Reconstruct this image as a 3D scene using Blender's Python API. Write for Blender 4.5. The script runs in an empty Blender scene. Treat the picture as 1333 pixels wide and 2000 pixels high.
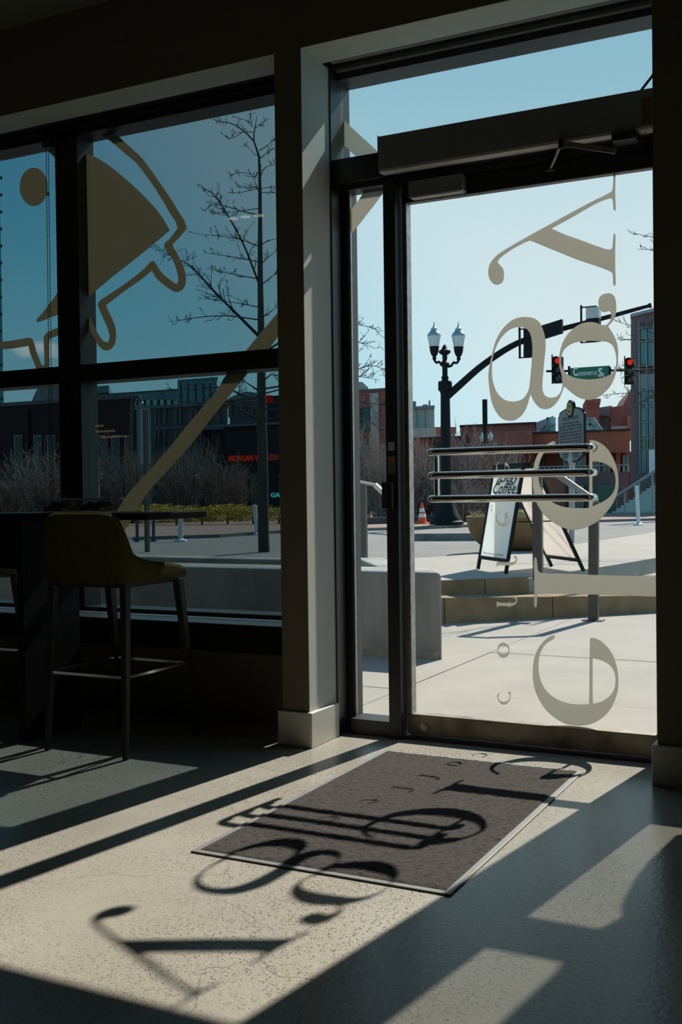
import bpy, bmesh, math, random
from mathutils import Vector, Matrix
from mathutils.geometry import tessellate_polygon

scene = bpy.context.scene
C = scene.collection
R = math.radians

# ------------------------------------------------------------------ camera
FPX, CXP, CYP, CAMZ = 2108.2, 666.5, 1000.0, 1.15
YAW, PITCH, ROLL = R(27.047), R(-0.994), R(-0.742)
fw = Vector((-math.sin(YAW) * math.cos(PITCH), math.cos(YAW) * math.cos(PITCH), math.sin(PITCH)))
rt = Vector((math.cos(YAW), math.sin(YAW), 0))
up = rt.cross(fw)
rt2 = rt * math.cos(ROLL) + up * math.sin(ROLL)
up2 = -rt * math.sin(ROLL) + up * math.cos(ROLL)
CAM = Vector((0, 0, CAMZ))
cam_d = bpy.data.cameras.new('camera')
cam = bpy.data.objects.new('camera', cam_d)
C.objects.link(cam)
cam.matrix_world = Matrix((
    (rt2.x, up2.x, -fw.x, CAM.x), (rt2.y, up2.y, -fw.y, CAM.y), (rt2.z, up2.z, -fw.z, CAM.z), (0, 0, 0, 1)))
cam_d.sensor_fit = 'HORIZONTAL'
cam_d.sensor_width = 24.0
cam_d.lens = FPX / 1333.0 * 24.0
cam_d.clip_start = 0.05
cam_d.clip_end = 600
scene.camera = cam

def ray(x, y):
    return rt2 * ((x - CXP) / FPX) - up2 * ((y - CYP) / FPX) + fw

# ------------------------------------------------------------------ sky and sun
SUN_AZ, SUN_EL = R(8.1), R(42.2)
sdir = Vector((math.sin(SUN_AZ) * math.cos(SUN_EL), math.cos(SUN_AZ) * math.cos(SUN_EL), math.sin(SUN_EL)))
world = bpy.data.worlds.new('world')
scene.world = world
world.use_nodes = True
wn = world.node_tree
wn.nodes.clear()
wo = wn.nodes.new('ShaderNodeOutputWorld')
wb = wn.nodes.new('ShaderNodeBackground')
# clear spring sky: paler and hazier towards the sun, deeper blue away from it
wtc = wn.nodes.new('ShaderNodeTexCoord')
wsx = wn.nodes.new('ShaderNodeSeparateXYZ')
wn.links.new(wtc.outputs['Generated'], wsx.inputs[0])
def sky_ramp(stops):
    r = wn.nodes.new('ShaderNodeValToRGB')
    el = r.color_ramp.elements
    for i, (deg, c) in enumerate(stops):
        e = el[i] if i < 2 else el.new(1.0)
        e.position = math.sin(R(deg)); e.color = (*c, 1)
    wn.links.new(wsx.outputs['Z'], r.inputs[0])
    return r
pale = sky_ramp([(0, (0.88, 0.94, 0.93)), (90, (0.06, 0.19, 0.43)), (5, (0.82, 0.91, 0.92)), (10, (0.71, 0.85, 0.89)), (17, (0.59, 0.78, 0.87)), (26, (0.38, 0.65, 0.80)), (45, (0.17, 0.39, 0.66))])
deep = sky_ramp([(0, (0.58, 0.86, 0.94)), (90, (0.05, 0.17, 0.40)), (5, (0.42, 0.82, 0.96)), (10, (0.27, 0.74, 0.96)), (18, (0.13, 0.52, 0.81)), (26, (0.09, 0.40, 0.68)), (45, (0.06, 0.26, 0.53))])
wdt = wn.nodes.new('ShaderNodeVectorMath'); wdt.operation = 'DOT_PRODUCT'
wdt.inputs[1].default_value = sdir
wnm = wn.nodes.new('ShaderNodeVectorMath'); wnm.operation = 'NORMALIZE'
wn.links.new(wtc.outputs['Generated'], wnm.inputs[0])
wn.links.new(wnm.outputs[0], wdt.inputs[0])
wmr = wn.nodes.new('ShaderNodeMapRange'); wmr.interpolation_type = 'SMOOTHSTEP'
wmr.inputs['From Min'].default_value = math.cos(R(53)); wmr.inputs['From Max'].default_value = math.cos(R(37))
wn.links.new(wdt.outputs['Value'], wmr.inputs[0])
wmx = wn.nodes.new('ShaderNodeMix'); wmx.data_type = 'RGBA'
wn.links.new(wmr.outputs[0], wmx.inputs[0])
wn.links.new(deep.outputs[0], wmx.inputs[6]); wn.links.new(pale.outputs[0], wmx.inputs[7])
cdir = ray(70, 682).normalized()
ctan = cdir.cross(Vector((0, 0, 1))).normalized()
def wdot(v):
    n = wn.nodes.new('ShaderNodeVectorMath'); n.operation = 'DOT_PRODUCT'
    n.inputs[1].default_value = v
    wn.links.new(wnm.outputs[0], n.inputs[0])
    return n.outputs['Value']
def wmath(op, a, b):
    n = wn.nodes.new('ShaderNodeMath'); n.operation = op
    for i, q in enumerate((a, b)):
        if isinstance(q, (int, float)): n.inputs[i].default_value = q
        else: wn.links.new(q, n.inputs[i])
    return n.outputs[0]
cu_ = wmath('DIVIDE', wdot(ctan), 0.028)
cv_ = wmath('DIVIDE', wmath('SUBTRACT', wdot(Vector((0, 0, 1))), cdir.z), 0.0085)
cr2 = wmath('ADD', wmath('MULTIPLY', cu_, cu_), wmath('MULTIPLY', cv_, cv_))
fw_ = wmath('GREATER_THAN', wdot(cdir), 0.5)
wno = wn.nodes.new('ShaderNodeTexNoise')
wno.inputs['Scale'].default_value = 60.0; wno.inputs['Detail'].default_value = 6.0
wn.links.new(wnm.outputs[0], wno.inputs['Vector'])
cm_ = wmath('SUBTRACT', wmath('ADD', wmath('SUBTRACT', 1.0, cr2), wmath('MULTIPLY', wno.outputs[0], 2.4)), 1.25)
cmr = wn.nodes.new('ShaderNodeMapRange'); cmr.clamp = True
cmr.inputs['From Min'].default_value = 0.0; cmr.inputs['From Max'].default_value = 0.9
wn.links.new(cm_, cmr.inputs[0])
ccl = wmath('MULTIPLY', wmath('MULTIPLY', cmr.outputs[0], fw_), 0.8)
wcm = wn.nodes.new('ShaderNodeMix'); wcm.data_type = 'RGBA'
wcm.inputs[7].default_value = (1.35, 1.3, 1.25, 1)
wn.links.new(ccl, wcm.inputs[0]); wn.links.new(wmx.outputs[2], wcm.inputs[6])
wb.inputs['Strength'].default_value = 1.0
wn.links.new(wcm.outputs[2], wb.inputs[0])
wn.links.new(wb.outputs[0], wo.inputs[0])
sun_d = bpy.data.lights.new('sun', 'SUN')
sun_d.energy = 7.5
sun_d.angle = R(0.53)
sun_d.color = (1.0, 0.93, 0.83)
sun = bpy.data.objects.new('sun', sun_d)
C.objects.link(sun)
sun.rotation_euler = sdir.to_track_quat('Z', 'Y').to_euler()
sun.location = sdir * 60
scene.view_settings.view_transform = 'Standard'
scene.view_settings.look = 'None'
scene.view_settings.gamma = 1.0
scene.view_settings.use_curve_mapping = False
scene.view_settings.exposure = 0.0

# ------------------------------------------------------------------ helpers
WL = {}

def at(x, y, Y):
    d = ray(x, y)
    return CAM + d * (Y / d.y)

def atx(x, y, X):
    d = ray(x, y)
    return CAM + d * (X / d.x)

def gnd(x, y, z=0.0):
    d = ray(x, y)
    return CAM + d * ((z - CAMZ) / d.z)

def tag(o, label=None, cat=None, group=None, kind=None):
    if label: o['label'] = label
    if cat: o['category'] = cat
    if group: o['group'] = group
    if kind: o['kind'] = kind
    return o

def empty(name, loc, label=None, cat=None, group=None, kind=None):
    o = bpy.data.objects.new(name, None)
    o.empty_display_size = 0.1
    C.objects.link(o)
    o.location = loc
    WL[o] = Vector(loc)
    return tag(o, label, cat, group, kind)

class MB:
    def __init__(s):
        s.v = []; s.f = []
    def add(s, vs, fs):
        n = len(s.v)
        s.v += [tuple(p) for p in vs]
        s.f += [tuple(i + n for i in f) for f in fs]
        return s
    def box(s, x0, x1, y0, y1, z0, z1):
        vs = [(x, y, z) for z in (z0, z1) for y in (y0, y1) for x in (x0, x1)]
        return s.add(vs, [(0, 2, 3, 1), (4, 5, 7, 6), (0, 1, 5, 4), (2, 6, 7, 3), (0, 4, 6, 2), (1, 3, 7, 5)])
    def bbox(s, x0, x1, y0, y1, z0, z1, b=0.01):
        bm = bmesh.new()
        bmesh.ops.create_cube(bm, size=1)
        for v in bm.verts:
            v.co = Vector(((x0 + x1) / 2 + v.co.x * (x1 - x0), (y0 + y1) / 2 + v.co.y * (y1 - y0), (z0 + z1) / 2 + v.co.z * (z1 - z0)))
        bmesh.ops.bevel(bm, geom=bm.edges[:], offset=b, segments=2, affect='EDGES', profile=0.5)
        s.bm(bm)
        return s
    def bm(s, bm):
        bm.verts.ensure_lookup_table(); bm.verts.index_update()
        s.add([v.co.copy() for v in bm.verts], [[v.index for v in f.verts] for f in bm.faces])
        bm.free()
        return s
    def obox(s, o, a, b, c):
        o, a, b, c = Vector(o), Vector(a), Vector(b), Vector(c)
        vs = [o, o + a, o + a + b, o + b, o + c, o + a + c, o + a + b + c, o + b + c]
        return s.add(vs, [(3, 2, 1, 0), (4, 5, 6, 7), (0, 1, 5, 4), (1, 2, 6, 5), (2, 3, 7, 6), (3, 0, 4, 7)])
    def bar(s, p, q, w, d, upv=(0, 0, 1)):
        p, q = Vector(p), Vector(q)
        t = (q - p)
        u = t.normalized()
        a = u.cross(Vector(upv))
        if a.length < 1e-4: a = u.cross(Vector((1, 0, 0)))
        a.normalize()
        b = a.cross(u)
        return s.obox(p - a * w / 2 - b * d / 2, a * w, b * d, t)
    def tube(s, path, r, n=8, caps=True):
        P = [Vector(p) for p in path]
        rs = r if isinstance(r, (list, tuple)) else [r] * len(P)
        rings = []
        ref = None
        for i, p in enumerate(P):
            t = (P[min(i + 1, len(P) - 1)] - P[max(i - 1, 0)])
            if t.length < 1e-9: t = Vector((0, 0, 1))
            t.normalize()
            if ref is None:
                ref = Vector((0, 0, 1)) if abs(t.z) < 0.9 else Vector((1, 0, 0))
            a = ref - t * ref.dot(t)
            if a.length < 1e-5: a = t.orthogonal()
            a.normalize(); ref = a
            b = t.cross(a)
            rings.append([p + (a * math.cos(2 * math.pi * k / n) + b * math.sin(2 * math.pi * k / n)) * rs[i] for k in range(n)])
        vs = [v for rg in rings for v in rg]
        fs = []
        for i in range(len(P) - 1):
            for k in range(n):
                fs.append((i * n + k, i * n + (k + 1) % n, (i + 1) * n + (k + 1) % n, (i + 1) * n + k))
        if caps:
            fs.append(tuple(reversed(range(n))))
            fs.append(tuple((len(P) - 1) * n + k for k in range(n)))
        return s.add(vs, fs)
    def lathe(s, c, prof, n=16):
        c = Vector(c)
        vs = [c + Vector((r * math.cos(2 * math.pi * k / n), r * math.sin(2 * math.pi * k / n), z)) for r, z in prof for k in range(n)]
        fs = []
        for i in range(len(prof) - 1):
            for k in range(n):
                fs.append((i * n + k, i * n + (k + 1) % n, (i + 1) * n + (k + 1) % n, (i + 1) * n + k))
        fs.append(tuple(reversed(range(n))))
        fs.append(tuple((len(prof) - 1) * n + k for k in range(n)))
        return s.add(vs, fs)
    def poly(s, loops, ext):
        """solid made of a planar 3-D outline (first loop) with holes, pushed along ext"""
        loops = [[Vector(p) for p in l] for l in loops]
        tri = tessellate_polygon(loops)
        flat = [p for l in loops for p in l]
        n = len(flat)
        ext = Vector(ext)
        vs = flat + [p + ext for p in flat]
        fs = []
        nn = None
        for t in tri:
            a, b, c = (flat[i] for i in t)
            nrm = (b - a).cross(c - a)
            if nrm.length < 1e-12: continue
            t2 = tuple(t) if nrm.dot(ext) < 0 else (t[0], t[2], t[1])
            fs.append(t2)
            fs.append(tuple(i + n for i in reversed(t2)))
        k = 0
        for l in loops:
            m = len(l)
            for i in range(m):
                fs.append((k + i, k + (i + 1) % m, n + k + (i + 1) % m, n + k + i))
            k += m
        return s.add(vs, fs)
    def slab(s, pts, z0, z1):
        return s.poly([[(p[0], p[1], z0) for p in pts]], (0, 0, z1 - z0))
    def build(s, name, m, parent=None, smooth=False, loc=None, fix=True):
        off = WL[parent] if parent is not None else Vector(loc) if loc is not None else s.base()
        me = bpy.data.meshes.new(name)
        me.from_pydata([(Vector(p) - off)[:] for p in s.v], [], s.f)
        if fix:
            bm = bmesh.new(); bm.from_mesh(me)
            bmesh.ops.recalc_face_normals(bm, faces=bm.faces[:])
            bm.to_mesh(me); bm.free()
        me.materials.append(m)
        if smooth:
            me.polygons.foreach_set('use_smooth', [True] * len(me.polygons))
            try: me.set_sharp_from_angle(angle=R(42))
            except Exception: pass
        o = bpy.data.objects.new(name, me)
        C.objects.link(o)
        if parent is not None:
            o.parent = parent
        else:
            o.location = off
        WL[o] = off
        return o
    def base(s):
        xs = [p[0] for p in s.v]; ys = [p[1] for p in s.v]; zs = [p[2] for p in s.v]
        return Vector(((min(xs) + max(xs)) / 2, (min(ys) + max(ys)) / 2, min(zs)))

def copy_tree(o, parent=None):
    c = o.copy()
    C.objects.link(c)
    if parent is not None: c.parent = parent
    for ch in list(o.children):
        copy_tree(ch, c)
    return c

def smooth_loop(pts, sub=3, closed=True):
    out = []
    n = len(pts)
    rng = range(n) if closed else range(n - 1)
    for i in rng:
        g = lambda k: Vector(pts[k % n]) if closed else Vector(pts[max(0, min(n - 1, k))])
        p0, p1, p2, p3 = g(i - 1), g(i), g(i + 1), g(i + 2)
        d = (p2 - p1).length
        m1 = (p2 - p0); m2 = (p3 - p1)
        l1 = max((p1 - p0).length + d, 1e-6); l2 = max((p3 - p2).length + d, 1e-6)
        m1 = m1 * (d / l1); m2 = m2 * (d / l2)
        if m1.length > 0 and (p1 - p0).length > 0 and d > 0 and (p1 - p0).normalized().dot((p2 - p1).normalized()) < 0.35: m1 = Vector((0,) * len(p1))
        if (p3 - p2).length > 0 and d > 0 and (p2 - p1).normalized().dot((p3 - p2).normalized()) < 0.35: m2 = Vector((0,) * len(p1))
        for k in range(sub):
            t = k / sub
            h = (2 * t ** 3 - 3 * t ** 2 + 1, t ** 3 - 2 * t ** 2 + t, -2 * t ** 3 + 3 * t ** 2, t ** 3 - t ** 2)
            out.append(p1 * h[0] + m1 * h[1] + p2 * h[2] + m2 * h[3])
    if not closed: out.append(Vector(pts[-1]))
    return out

def cr(ox, oy, sc, pts):
    return [(ox + x * sc, oy + y * sc) for x, y in pts]

def text_mesh(name, body, size, m, parent, org, right, upv, shear=0.0, depth=0.002, align='LEFT', width=None, spacing=1.0, bold=0.0):
    cu = bpy.data.curves.new('text', 'FONT')
    cu.body = body; cu.size = size; cu.shear = shear; cu.extrude = depth / 2
    cu.align_x = align; cu.space_character = spacing; cu.offset = bold
    cu.resolution_u = 2
    o = bpy.data.objects.new('text', cu)
    me = bpy.data.meshes.new_from_object(o)
    me.name = name
    bpy.data.objects.remove(o)
    bpy.data.curves.remove(cu)
    right, upv = Vector(right).normalized(), Vector(upv).normalized()
    nrm = right.cross(upv)
    sx = 1.0
    if width and me.vertices:
        xs = [v.co.x for v in me.vertices]
        sx = width / max(1e-6, max(xs) - min(xs))
    off = WL[parent]
    for v in me.vertices:
        v.co = Vector(org) + right * (v.co.x * sx) + upv * v.co.y + nrm * v.co.z - off
    me.materials.clear()
    me.materials.append(m)
    ob = bpy.data.objects.new(name, me)
    C.objects.link(ob)
    ob.parent = parent
    WL[ob] = off
    return ob

# ------------------------------------------------------------------ materials
def newmat(name):
    m = bpy.data.materials.new(name)
    m.use_nodes = True
    nt = m.node_tree
    nt.nodes.clear()
    out = nt.nodes.new('ShaderNodeOutputMaterial')
    return m, nt, out

def N(nt, t, **kw):
    n = nt.nodes.new(t)
    for k, v in kw.items():
        if k.startswith('i_'):
            n.inputs[k[2:].replace('_', ' ')].default_value = v
        else:
            setattr(n, k, v)
    return n

def pm(name, c1, c2=None, scale=6.0, rough=0.6, metal=0.0, bump=0.0, bscale=None, spec=0.5, coat=0.0, detail=6.0, aniso=None):
    m, nt, out = newmat(name)
    b = N(nt, 'ShaderNodeBsdfPrincipled')
    b.inputs['Roughness'].default_value = rough
    b.inputs['Metallic'].default_value = metal
    b.inputs['Specular IOR Level'].default_value = spec
    b.inputs['Coat Weight'].default_value = coat
    nt.links.new(b.outputs[0], out.inputs[0])
    tc = N(nt, 'ShaderNodeTexCoord')
    c2 = c2 or tuple(min(1, x * 0.86) for x in c1)
    mp = N(nt, 'ShaderNodeMapping')
    if aniso: mp.inputs['Scale'].default_value = aniso
    nt.links.new(tc.outputs['Object'], mp.inputs[0])
    no = N(nt, 'ShaderNodeTexNoise')
    no.inputs['Scale'].default_value = scale
    no.inputs['Detail'].default_value = detail
    nt.links.new(mp.outputs[0], no.inputs['Vector'])
    rp = N(nt, 'ShaderNodeValToRGB')
    rp.color_ramp.elements[0].position = 0.3
    rp.color_ramp.elements[1].position = 0.7
    rp.color_ramp.elements[0].color = (*c1, 1)
    rp.color_ramp.elements[1].color = (*c2, 1)
    nt.links.new(no.outputs[0], rp.inputs[0])
    nt.links.new(rp.outputs[0], b.inputs['Base Color'])
    if bump:
        nb = N(nt, 'ShaderNodeTexNoise')
        nb.inputs['Scale'].default_value = bscale or scale * 4
        nb.inputs['Detail'].default_value = 8
        nt.links.new(mp.outputs[0], nb.inputs['Vector'])
        bp = N(nt, 'ShaderNodeBump')
        bp.inputs['Strength'].default_value = bump
        bp.inputs['Distance'].default_value = 0.01
        nt.links.new(nb.outputs[0], bp.inputs['Height'])
        nt.links.new(bp.outputs[0], b.inputs['Normal'])
    return m

def emit(name, col, st):
    m, nt, out = newmat(name)
    e = N(nt, 'ShaderNodeEmission')
    e.inputs[0].default_value = (*col, 1)
    e.inputs[1].default_value = st
    nt.links.new(e.outputs[0], out.inputs[0])
    return m

def glass(name, tint, refl=1.0, rough=0.0):
    """thin architectural pane: tinted straight-through light plus a Fresnel mirror"""
    m, nt, out = newmat(name)
    t = N(nt, 'ShaderNodeBsdfTransparent')
    t.inputs[0].default_value = (*tint, 1)
    g = N(nt, 'ShaderNodeBsdfGlossy')
    g.inputs['Roughness'].default_value = rough
    lw = N(nt, 'ShaderNodeFresnel')
    lw.inputs['IOR'].default_value = 1.45
    mu = N(nt, 'ShaderNodeMath', operation='MULTIPLY')
    mu.inputs[1].default_value = refl
    nt.links.new(lw.outputs[0], mu.inputs[0])
    ge = N(nt, 'ShaderNodeNewGeometry')
    fr = N(nt, 'ShaderNodeMath', operation='SUBTRACT')       # mirror on entering faces only
    fr.inputs[0].default_value = 1.0
    nt.links.new(ge.outputs['Backfacing'], fr.inputs[1])
    mu2 = N(nt, 'ShaderNodeMath', operation='MULTIPLY')
    nt.links.new(mu.outputs[0], mu2.inputs[0]); nt.links.new(fr.outputs[0], mu2.inputs[1])
    mx = N(nt, 'ShaderNodeMixShader')
    nt.links.new(mu2.outputs[0], mx.inputs[0])
    nt.links.new(t.outputs[0], mx.inputs[1])
    nt.links.new(g.outputs[0], mx.inputs[2])
    nt.links.new(mx.outputs[0], out.inputs[0])
    return m

def film(name, col, dif=(0.50, 0.48, 0.42)):
    """cut vinyl film: opaque matt film that glows a little when the sun is behind it"""
    m, nt, out = newmat(name)
    t = N(nt, 'ShaderNodeBsdfTranslucent')
    t.inputs[0].default_value = (*col, 1)
    d = N(nt, 'ShaderNodeBsdfDiffuse')
    d.inputs[0].default_value = (*dif, 1)
    mx = N(nt, 'ShaderNodeMixShader')
    mx.inputs[0].default_value = 0.3
    nt.links.new(t.outputs[0], mx.inputs[1])
    nt.links.new(d.outputs[0], mx.inputs[2])
    nt.links.new(mx.outputs[0], out.inputs[0])
    return m

def floor_mat():
    m, nt, out = newmat('polished_concrete')
    b = N(nt, 'ShaderNodeBsdfPrincipled')
    b.inputs['Specular IOR Level'].default_value = 0.24
    nt.links.new(b.outputs[0], out.inputs[0])
    tc = N(nt, 'ShaderNodeTexCoord')
    n1 = N(nt, 'ShaderNodeTexNoise', i_Scale=1.4, i_Detail=8.0)
    nt.links.new(tc.outputs['Object'], n1.inputs['Vector'])
    r1 = N(nt, 'ShaderNodeValToRGB')
    e = r1.color_ramp.elements
    e[0].position, e[0].color = 0.3, (0.312, 0.2886, 0.2418, 1)
    e[1].position, e[1].color = 0.72, (0.429, 0.4017, 0.3471, 1)
    nt.links.new(n1.outputs[0], r1.inputs[0])
    col = r1.outputs[0]
    for sc, thr, c, dens in ((96, 0.34, (0.10, 0.092, 0.085, 1), 0.55), (66, 0.27, (0.24, 0.20, 0.155, 1), 0.6), (140, 0.32, (0.5148, 0.4836, 0.4134, 1), 0.5), (260, 0.36, (0.17, 0.15, 0.13, 1), 0.45)):
        vo = N(nt, 'ShaderNodeTexVoronoi', i_Scale=float(sc))
        nt.links.new(tc.outputs['Object'], vo.inputs['Vector'])
        cut = N(nt, 'ShaderNodeMath', operation='LESS_THAN')
        cut.inputs[1].default_value = thr
        nt.links.new(vo.outputs['Distance'], cut.inputs[0])
        sep = N(nt, 'ShaderNodeSeparateColor')
        nt.links.new(vo.outputs['Color'], sep.inputs[0])
        pk = N(nt, 'ShaderNodeMath', operation='GREATER_THAN')
        pk.inputs[1].default_value = dens
        nt.links.new(sep.outputs[0], pk.inputs[0])
        nm = N(nt, 'ShaderNodeTexNoise', i_Scale=0.9, i_Detail=3.0)
        nt.links.new(tc.outputs['Object'], nm.inputs['Vector'])
        mr = N(nt, 'ShaderNodeMapRange')
        mr.inputs['From Min'].default_value = 0.36; mr.inputs['From Max'].default_value = 0.6
        mr.inputs['To Min'].default_value = 0.12; mr.inputs['To Max'].default_value = 0.9
        nt.links.new(nm.outputs[0], mr.inputs[0])
        a = N(nt, 'ShaderNodeMath', operation='MULTIPLY')
        nt.links.new(cut.outputs[0], a.inputs[0]); nt.links.new(pk.outputs[0], a.inputs[1])
        a2 = N(nt, 'ShaderNodeMath', operation='MULTIPLY', use_clamp=True)
        nt.links.new(a.outputs[0], a2.inputs[0]); nt.links.new(mr.outputs[0], a2.inputs[1])
        mx = N(nt, 'ShaderNodeMix', data_type='RGBA')
        mx.inputs[7].default_value = c
        nt.links.new(a2.outputs[0], mx.inputs[0]); nt.links.new(col, mx.inputs[6])
        col = mx.outputs[2]
    # hairline cracks
    nd = N(nt, 'ShaderNodeTexNoise', i_Scale=3.0, i_Detail=6.0)
    nt.links.new(tc.outputs['Object'], nd.inputs['Vector'])
    ad = N(nt, 'ShaderNodeVectorMath', operation='MULTIPLY_ADD')
    ad.inputs[1].default_value = (0.35, 0.35, 0.35)
    nt.links.new(nd.outputs['Color'], ad.inputs[0]); nt.links.new(tc.outputs['Object'], ad.inputs[2])
    vc = N(nt, 'ShaderNodeTexVoronoi', feature='DISTANCE_TO_EDGE', i_Scale=0.95)
    nt.links.new(ad.outputs[0], vc.inputs['Vector'])
    lc = N(nt, 'ShaderNodeMapRange')
    lc.inputs['From Min'].default_value = 0.0; lc.inputs['From Max'].default_value = 0.0035
    lc.inputs['To Min'].default_value = 0.55; lc.inputs['To Max'].default_value = 0.0
    nt.links.new(vc.outputs['Distance'], lc.inputs[0])
    mx = N(nt, 'ShaderNodeMix', data_type='RGBA')
    mx.inputs[7].default_value = (0.09, 0.08, 0.065, 1)
    nt.links.new(lc.outputs[0], mx.inputs[0]); nt.links.new(col, mx.inputs[6])
    nt.links.new(mx.outputs[2], b.inputs['Base Color'])
    rr = N(nt, 'ShaderNodeMapRange')
    rr.inputs['To Min'].default_value = 0.14; rr.inputs['To Max'].default_value = 0.32
    nt.links.new(n1.outputs[0], rr.inputs[0])
    nt.links.new(rr.outputs[0], b.inputs['Roughness'])
    nb = N(nt, 'ShaderNodeTexNoise', i_Scale=60.0, i_Detail=4.0)
    nt.links.new(tc.outputs['Object'], nb.inputs['Vector'])
    bp = N(nt, 'ShaderNodeBump')
    bp.inputs['Strength'].default_value = 0.08; bp.inputs['Distance'].default_value = 0.01
    nt.links.new(nb.outputs[0], bp.inputs['Height'])
    nt.links.new(bp.outputs[0], b.inputs['Normal'])
    return m

def brick_mat(name, c1, c2, mortar, scale=1.0):
    m, nt, out = newmat(name)
    b = N(nt, 'ShaderNodeBsdfPrincipled')
    b.inputs['Roughness'].default_value = 0.85
    nt.links.new(b.outputs[0], out.inputs[0])
    tc = N(nt, 'ShaderNodeTexCoord')
    sx = N(nt, 'ShaderNodeSeparateXYZ')
    nt.links.new(tc.outputs['Object'], sx.inputs[0])
    ad = N(nt, 'ShaderNodeMath', operation='ADD')
    nt.links.new(sx.outputs[0], ad.inputs[0]); nt.links.new(sx.outputs[1], ad.inputs[1])
    cb = N(nt, 'ShaderNodeCombineXYZ')
    nt.links.new(ad.outputs[0], cb.inputs[0]); nt.links.new(sx.outputs[2], cb.inputs[1])
    br = N(nt, 'ShaderNodeTexBrick')
    br.inputs['Scale'].default_value = 4.0 * scale
    br.inputs['Color1'].default_value = (*c1, 1)
    br.inputs['Color2'].default_value = (*c2, 1)
    br.inputs['Mortar'].default_value = (*mortar, 1)
    br.inputs['Mortar Size'].default_value = 0.012
    nt.links.new(cb.outputs[0], br.inputs['Vector'])
    no = N(nt, 'ShaderNodeTexNoise', i_Scale=0.35, i_Detail=5.0)
    nt.links.new(tc.outputs['Object'], no.inputs['Vector'])
    mr = N(nt, 'ShaderNodeMapRange')
    mr.inputs['To Min'].default_value = 0.65; mr.inputs['To Max'].default_value = 1.3
    nt.links.new(no.outputs[0], mr.inputs[0])
    mx = N(nt, 'ShaderNodeMix', data_type='RGBA', blend_type='MULTIPLY')
    mx.inputs[0].default_value = 1.0
    nt.links.new(br.outputs[0], mx.inputs[6]); nt.links.new(mr.outputs[0], mx.inputs[7])
    nt.links.new(mx.outputs[2], b.inputs['Base Color'])
    return m

M = {}
M['floor'] = floor_mat()
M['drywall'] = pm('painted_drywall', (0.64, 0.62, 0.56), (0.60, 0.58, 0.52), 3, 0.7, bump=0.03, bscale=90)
M['faceshade'] = pm('dark_taupe_shade', (0.21, 0.175, 0.125), (0.19, 0.158, 0.112), 3, 0.75, bump=0.03, bscale=90)  # darker copy of the wall colour, with the room-side shade put in
M['basepaint'] = pm('painted_baseboard', (0.66, 0.64, 0.57), (0.60, 0.58, 0.51), 5, 0.45)
M['ceilpaint'] = pm('ceiling_paint', (0.22, 0.21, 0.17), (0.20, 0.19, 0.155), 3, 0.9)
M['roomwall'] = pm('room_wall_paint', (0.045, 0.042, 0.036), (0.04, 0.037, 0.03), 3, 0.85)
M['frame'] = pm('dark_bronze_frame', (0.022, 0.021, 0.021), (0.028, 0.026, 0.025), 12, 0.38, metal=0.0)
M['gasket'] = pm('rubber_gasket', (0.012, 0.012, 0.012), None, 8, 0.8)
M['alu'] = pm('worn_aluminium', (0.42, 0.41, 0.38), (0.26, 0.245, 0.21), 30, 0.42, metal=0.85, bump=0.1, bscale=200)
M['rail'] = pm('stained_steel_rail', (0.33, 0.29, 0.22), (0.13, 0.11, 0.08), 9, 0.5, metal=0.6, bump=0.12, bscale=60, detail=10)
M['chrome'] = pm('polished_steel', (0.72, 0.70, 0.67), (0.68, 0.66, 0.63), 8, 0.12, metal=1.0)
M['housing'] = pm('operator_housing', (0.26, 0.27, 0.27), (0.24, 0.25, 0.25), 20, 0.45, metal=0.2)
M['blackplastic'] = pm('black_plastic', (0.015, 0.015, 0.016), (0.02, 0.02, 0.02), 30, 0.4)
M['clear'] = glass('clear_glass', (0.965, 0.975, 0.97))
M['side'] = glass('sidelight_glass', (0.94, 0.955, 0.955))
M['transom'] = glass('light_tint_glass', (0.74, 0.84, 0.86))
M['tint'] = glass('dark_tint_glass', (0.44, 0.50, 0.51), 1.0)
M['tint2'] = glass('mid_tint_glass', (0.56, 0.575, 0.565), 1.0)
M['film'] = film('vinyl_film', (0.50, 0.49, 0.45), (0.60, 0.59, 0.55))
M['film2'] = film('dense_vinyl_film', (0.43, 0.375, 0.285), (0.42, 0.37, 0.28))
M['grille'] = pm('aluminium_grille', (0.30, 0.34, 0.37), (0.26, 0.30, 0.33), 20, 0.35, metal=0.6)
M['blackwood'] = pm('black_laminate', (0.010, 0.009, 0.008), (0.014, 0.012, 0.011), 5, 0.6, aniso=(1, 8, 1), spec=0.15)
M['fabric'] = pm('mustard_fabric', (0.0978, 0.0833, 0.0238), (0.0697, 0.0595, 0.017), 120, 0.95, bump=0.4, bscale=400, spec=0.1)
M['darkwood'] = pm('dark_stained_wood', (0.018, 0.013, 0.010), (0.03, 0.02, 0.014), 8, 0.45, aniso=(6, 6, 1))
M['matpile'] = pm('mat_pile', (0.1435, 0.1296, 0.1214), (0.082, 0.0738, 0.0697), 240, 0.95, bump=1.0, bscale=420, spec=0.1)
M['matrubber'] = pm('mat_rubber', (0.22, 0.22, 0.22), (0.18, 0.18, 0.18), 30, 0.5)

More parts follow.
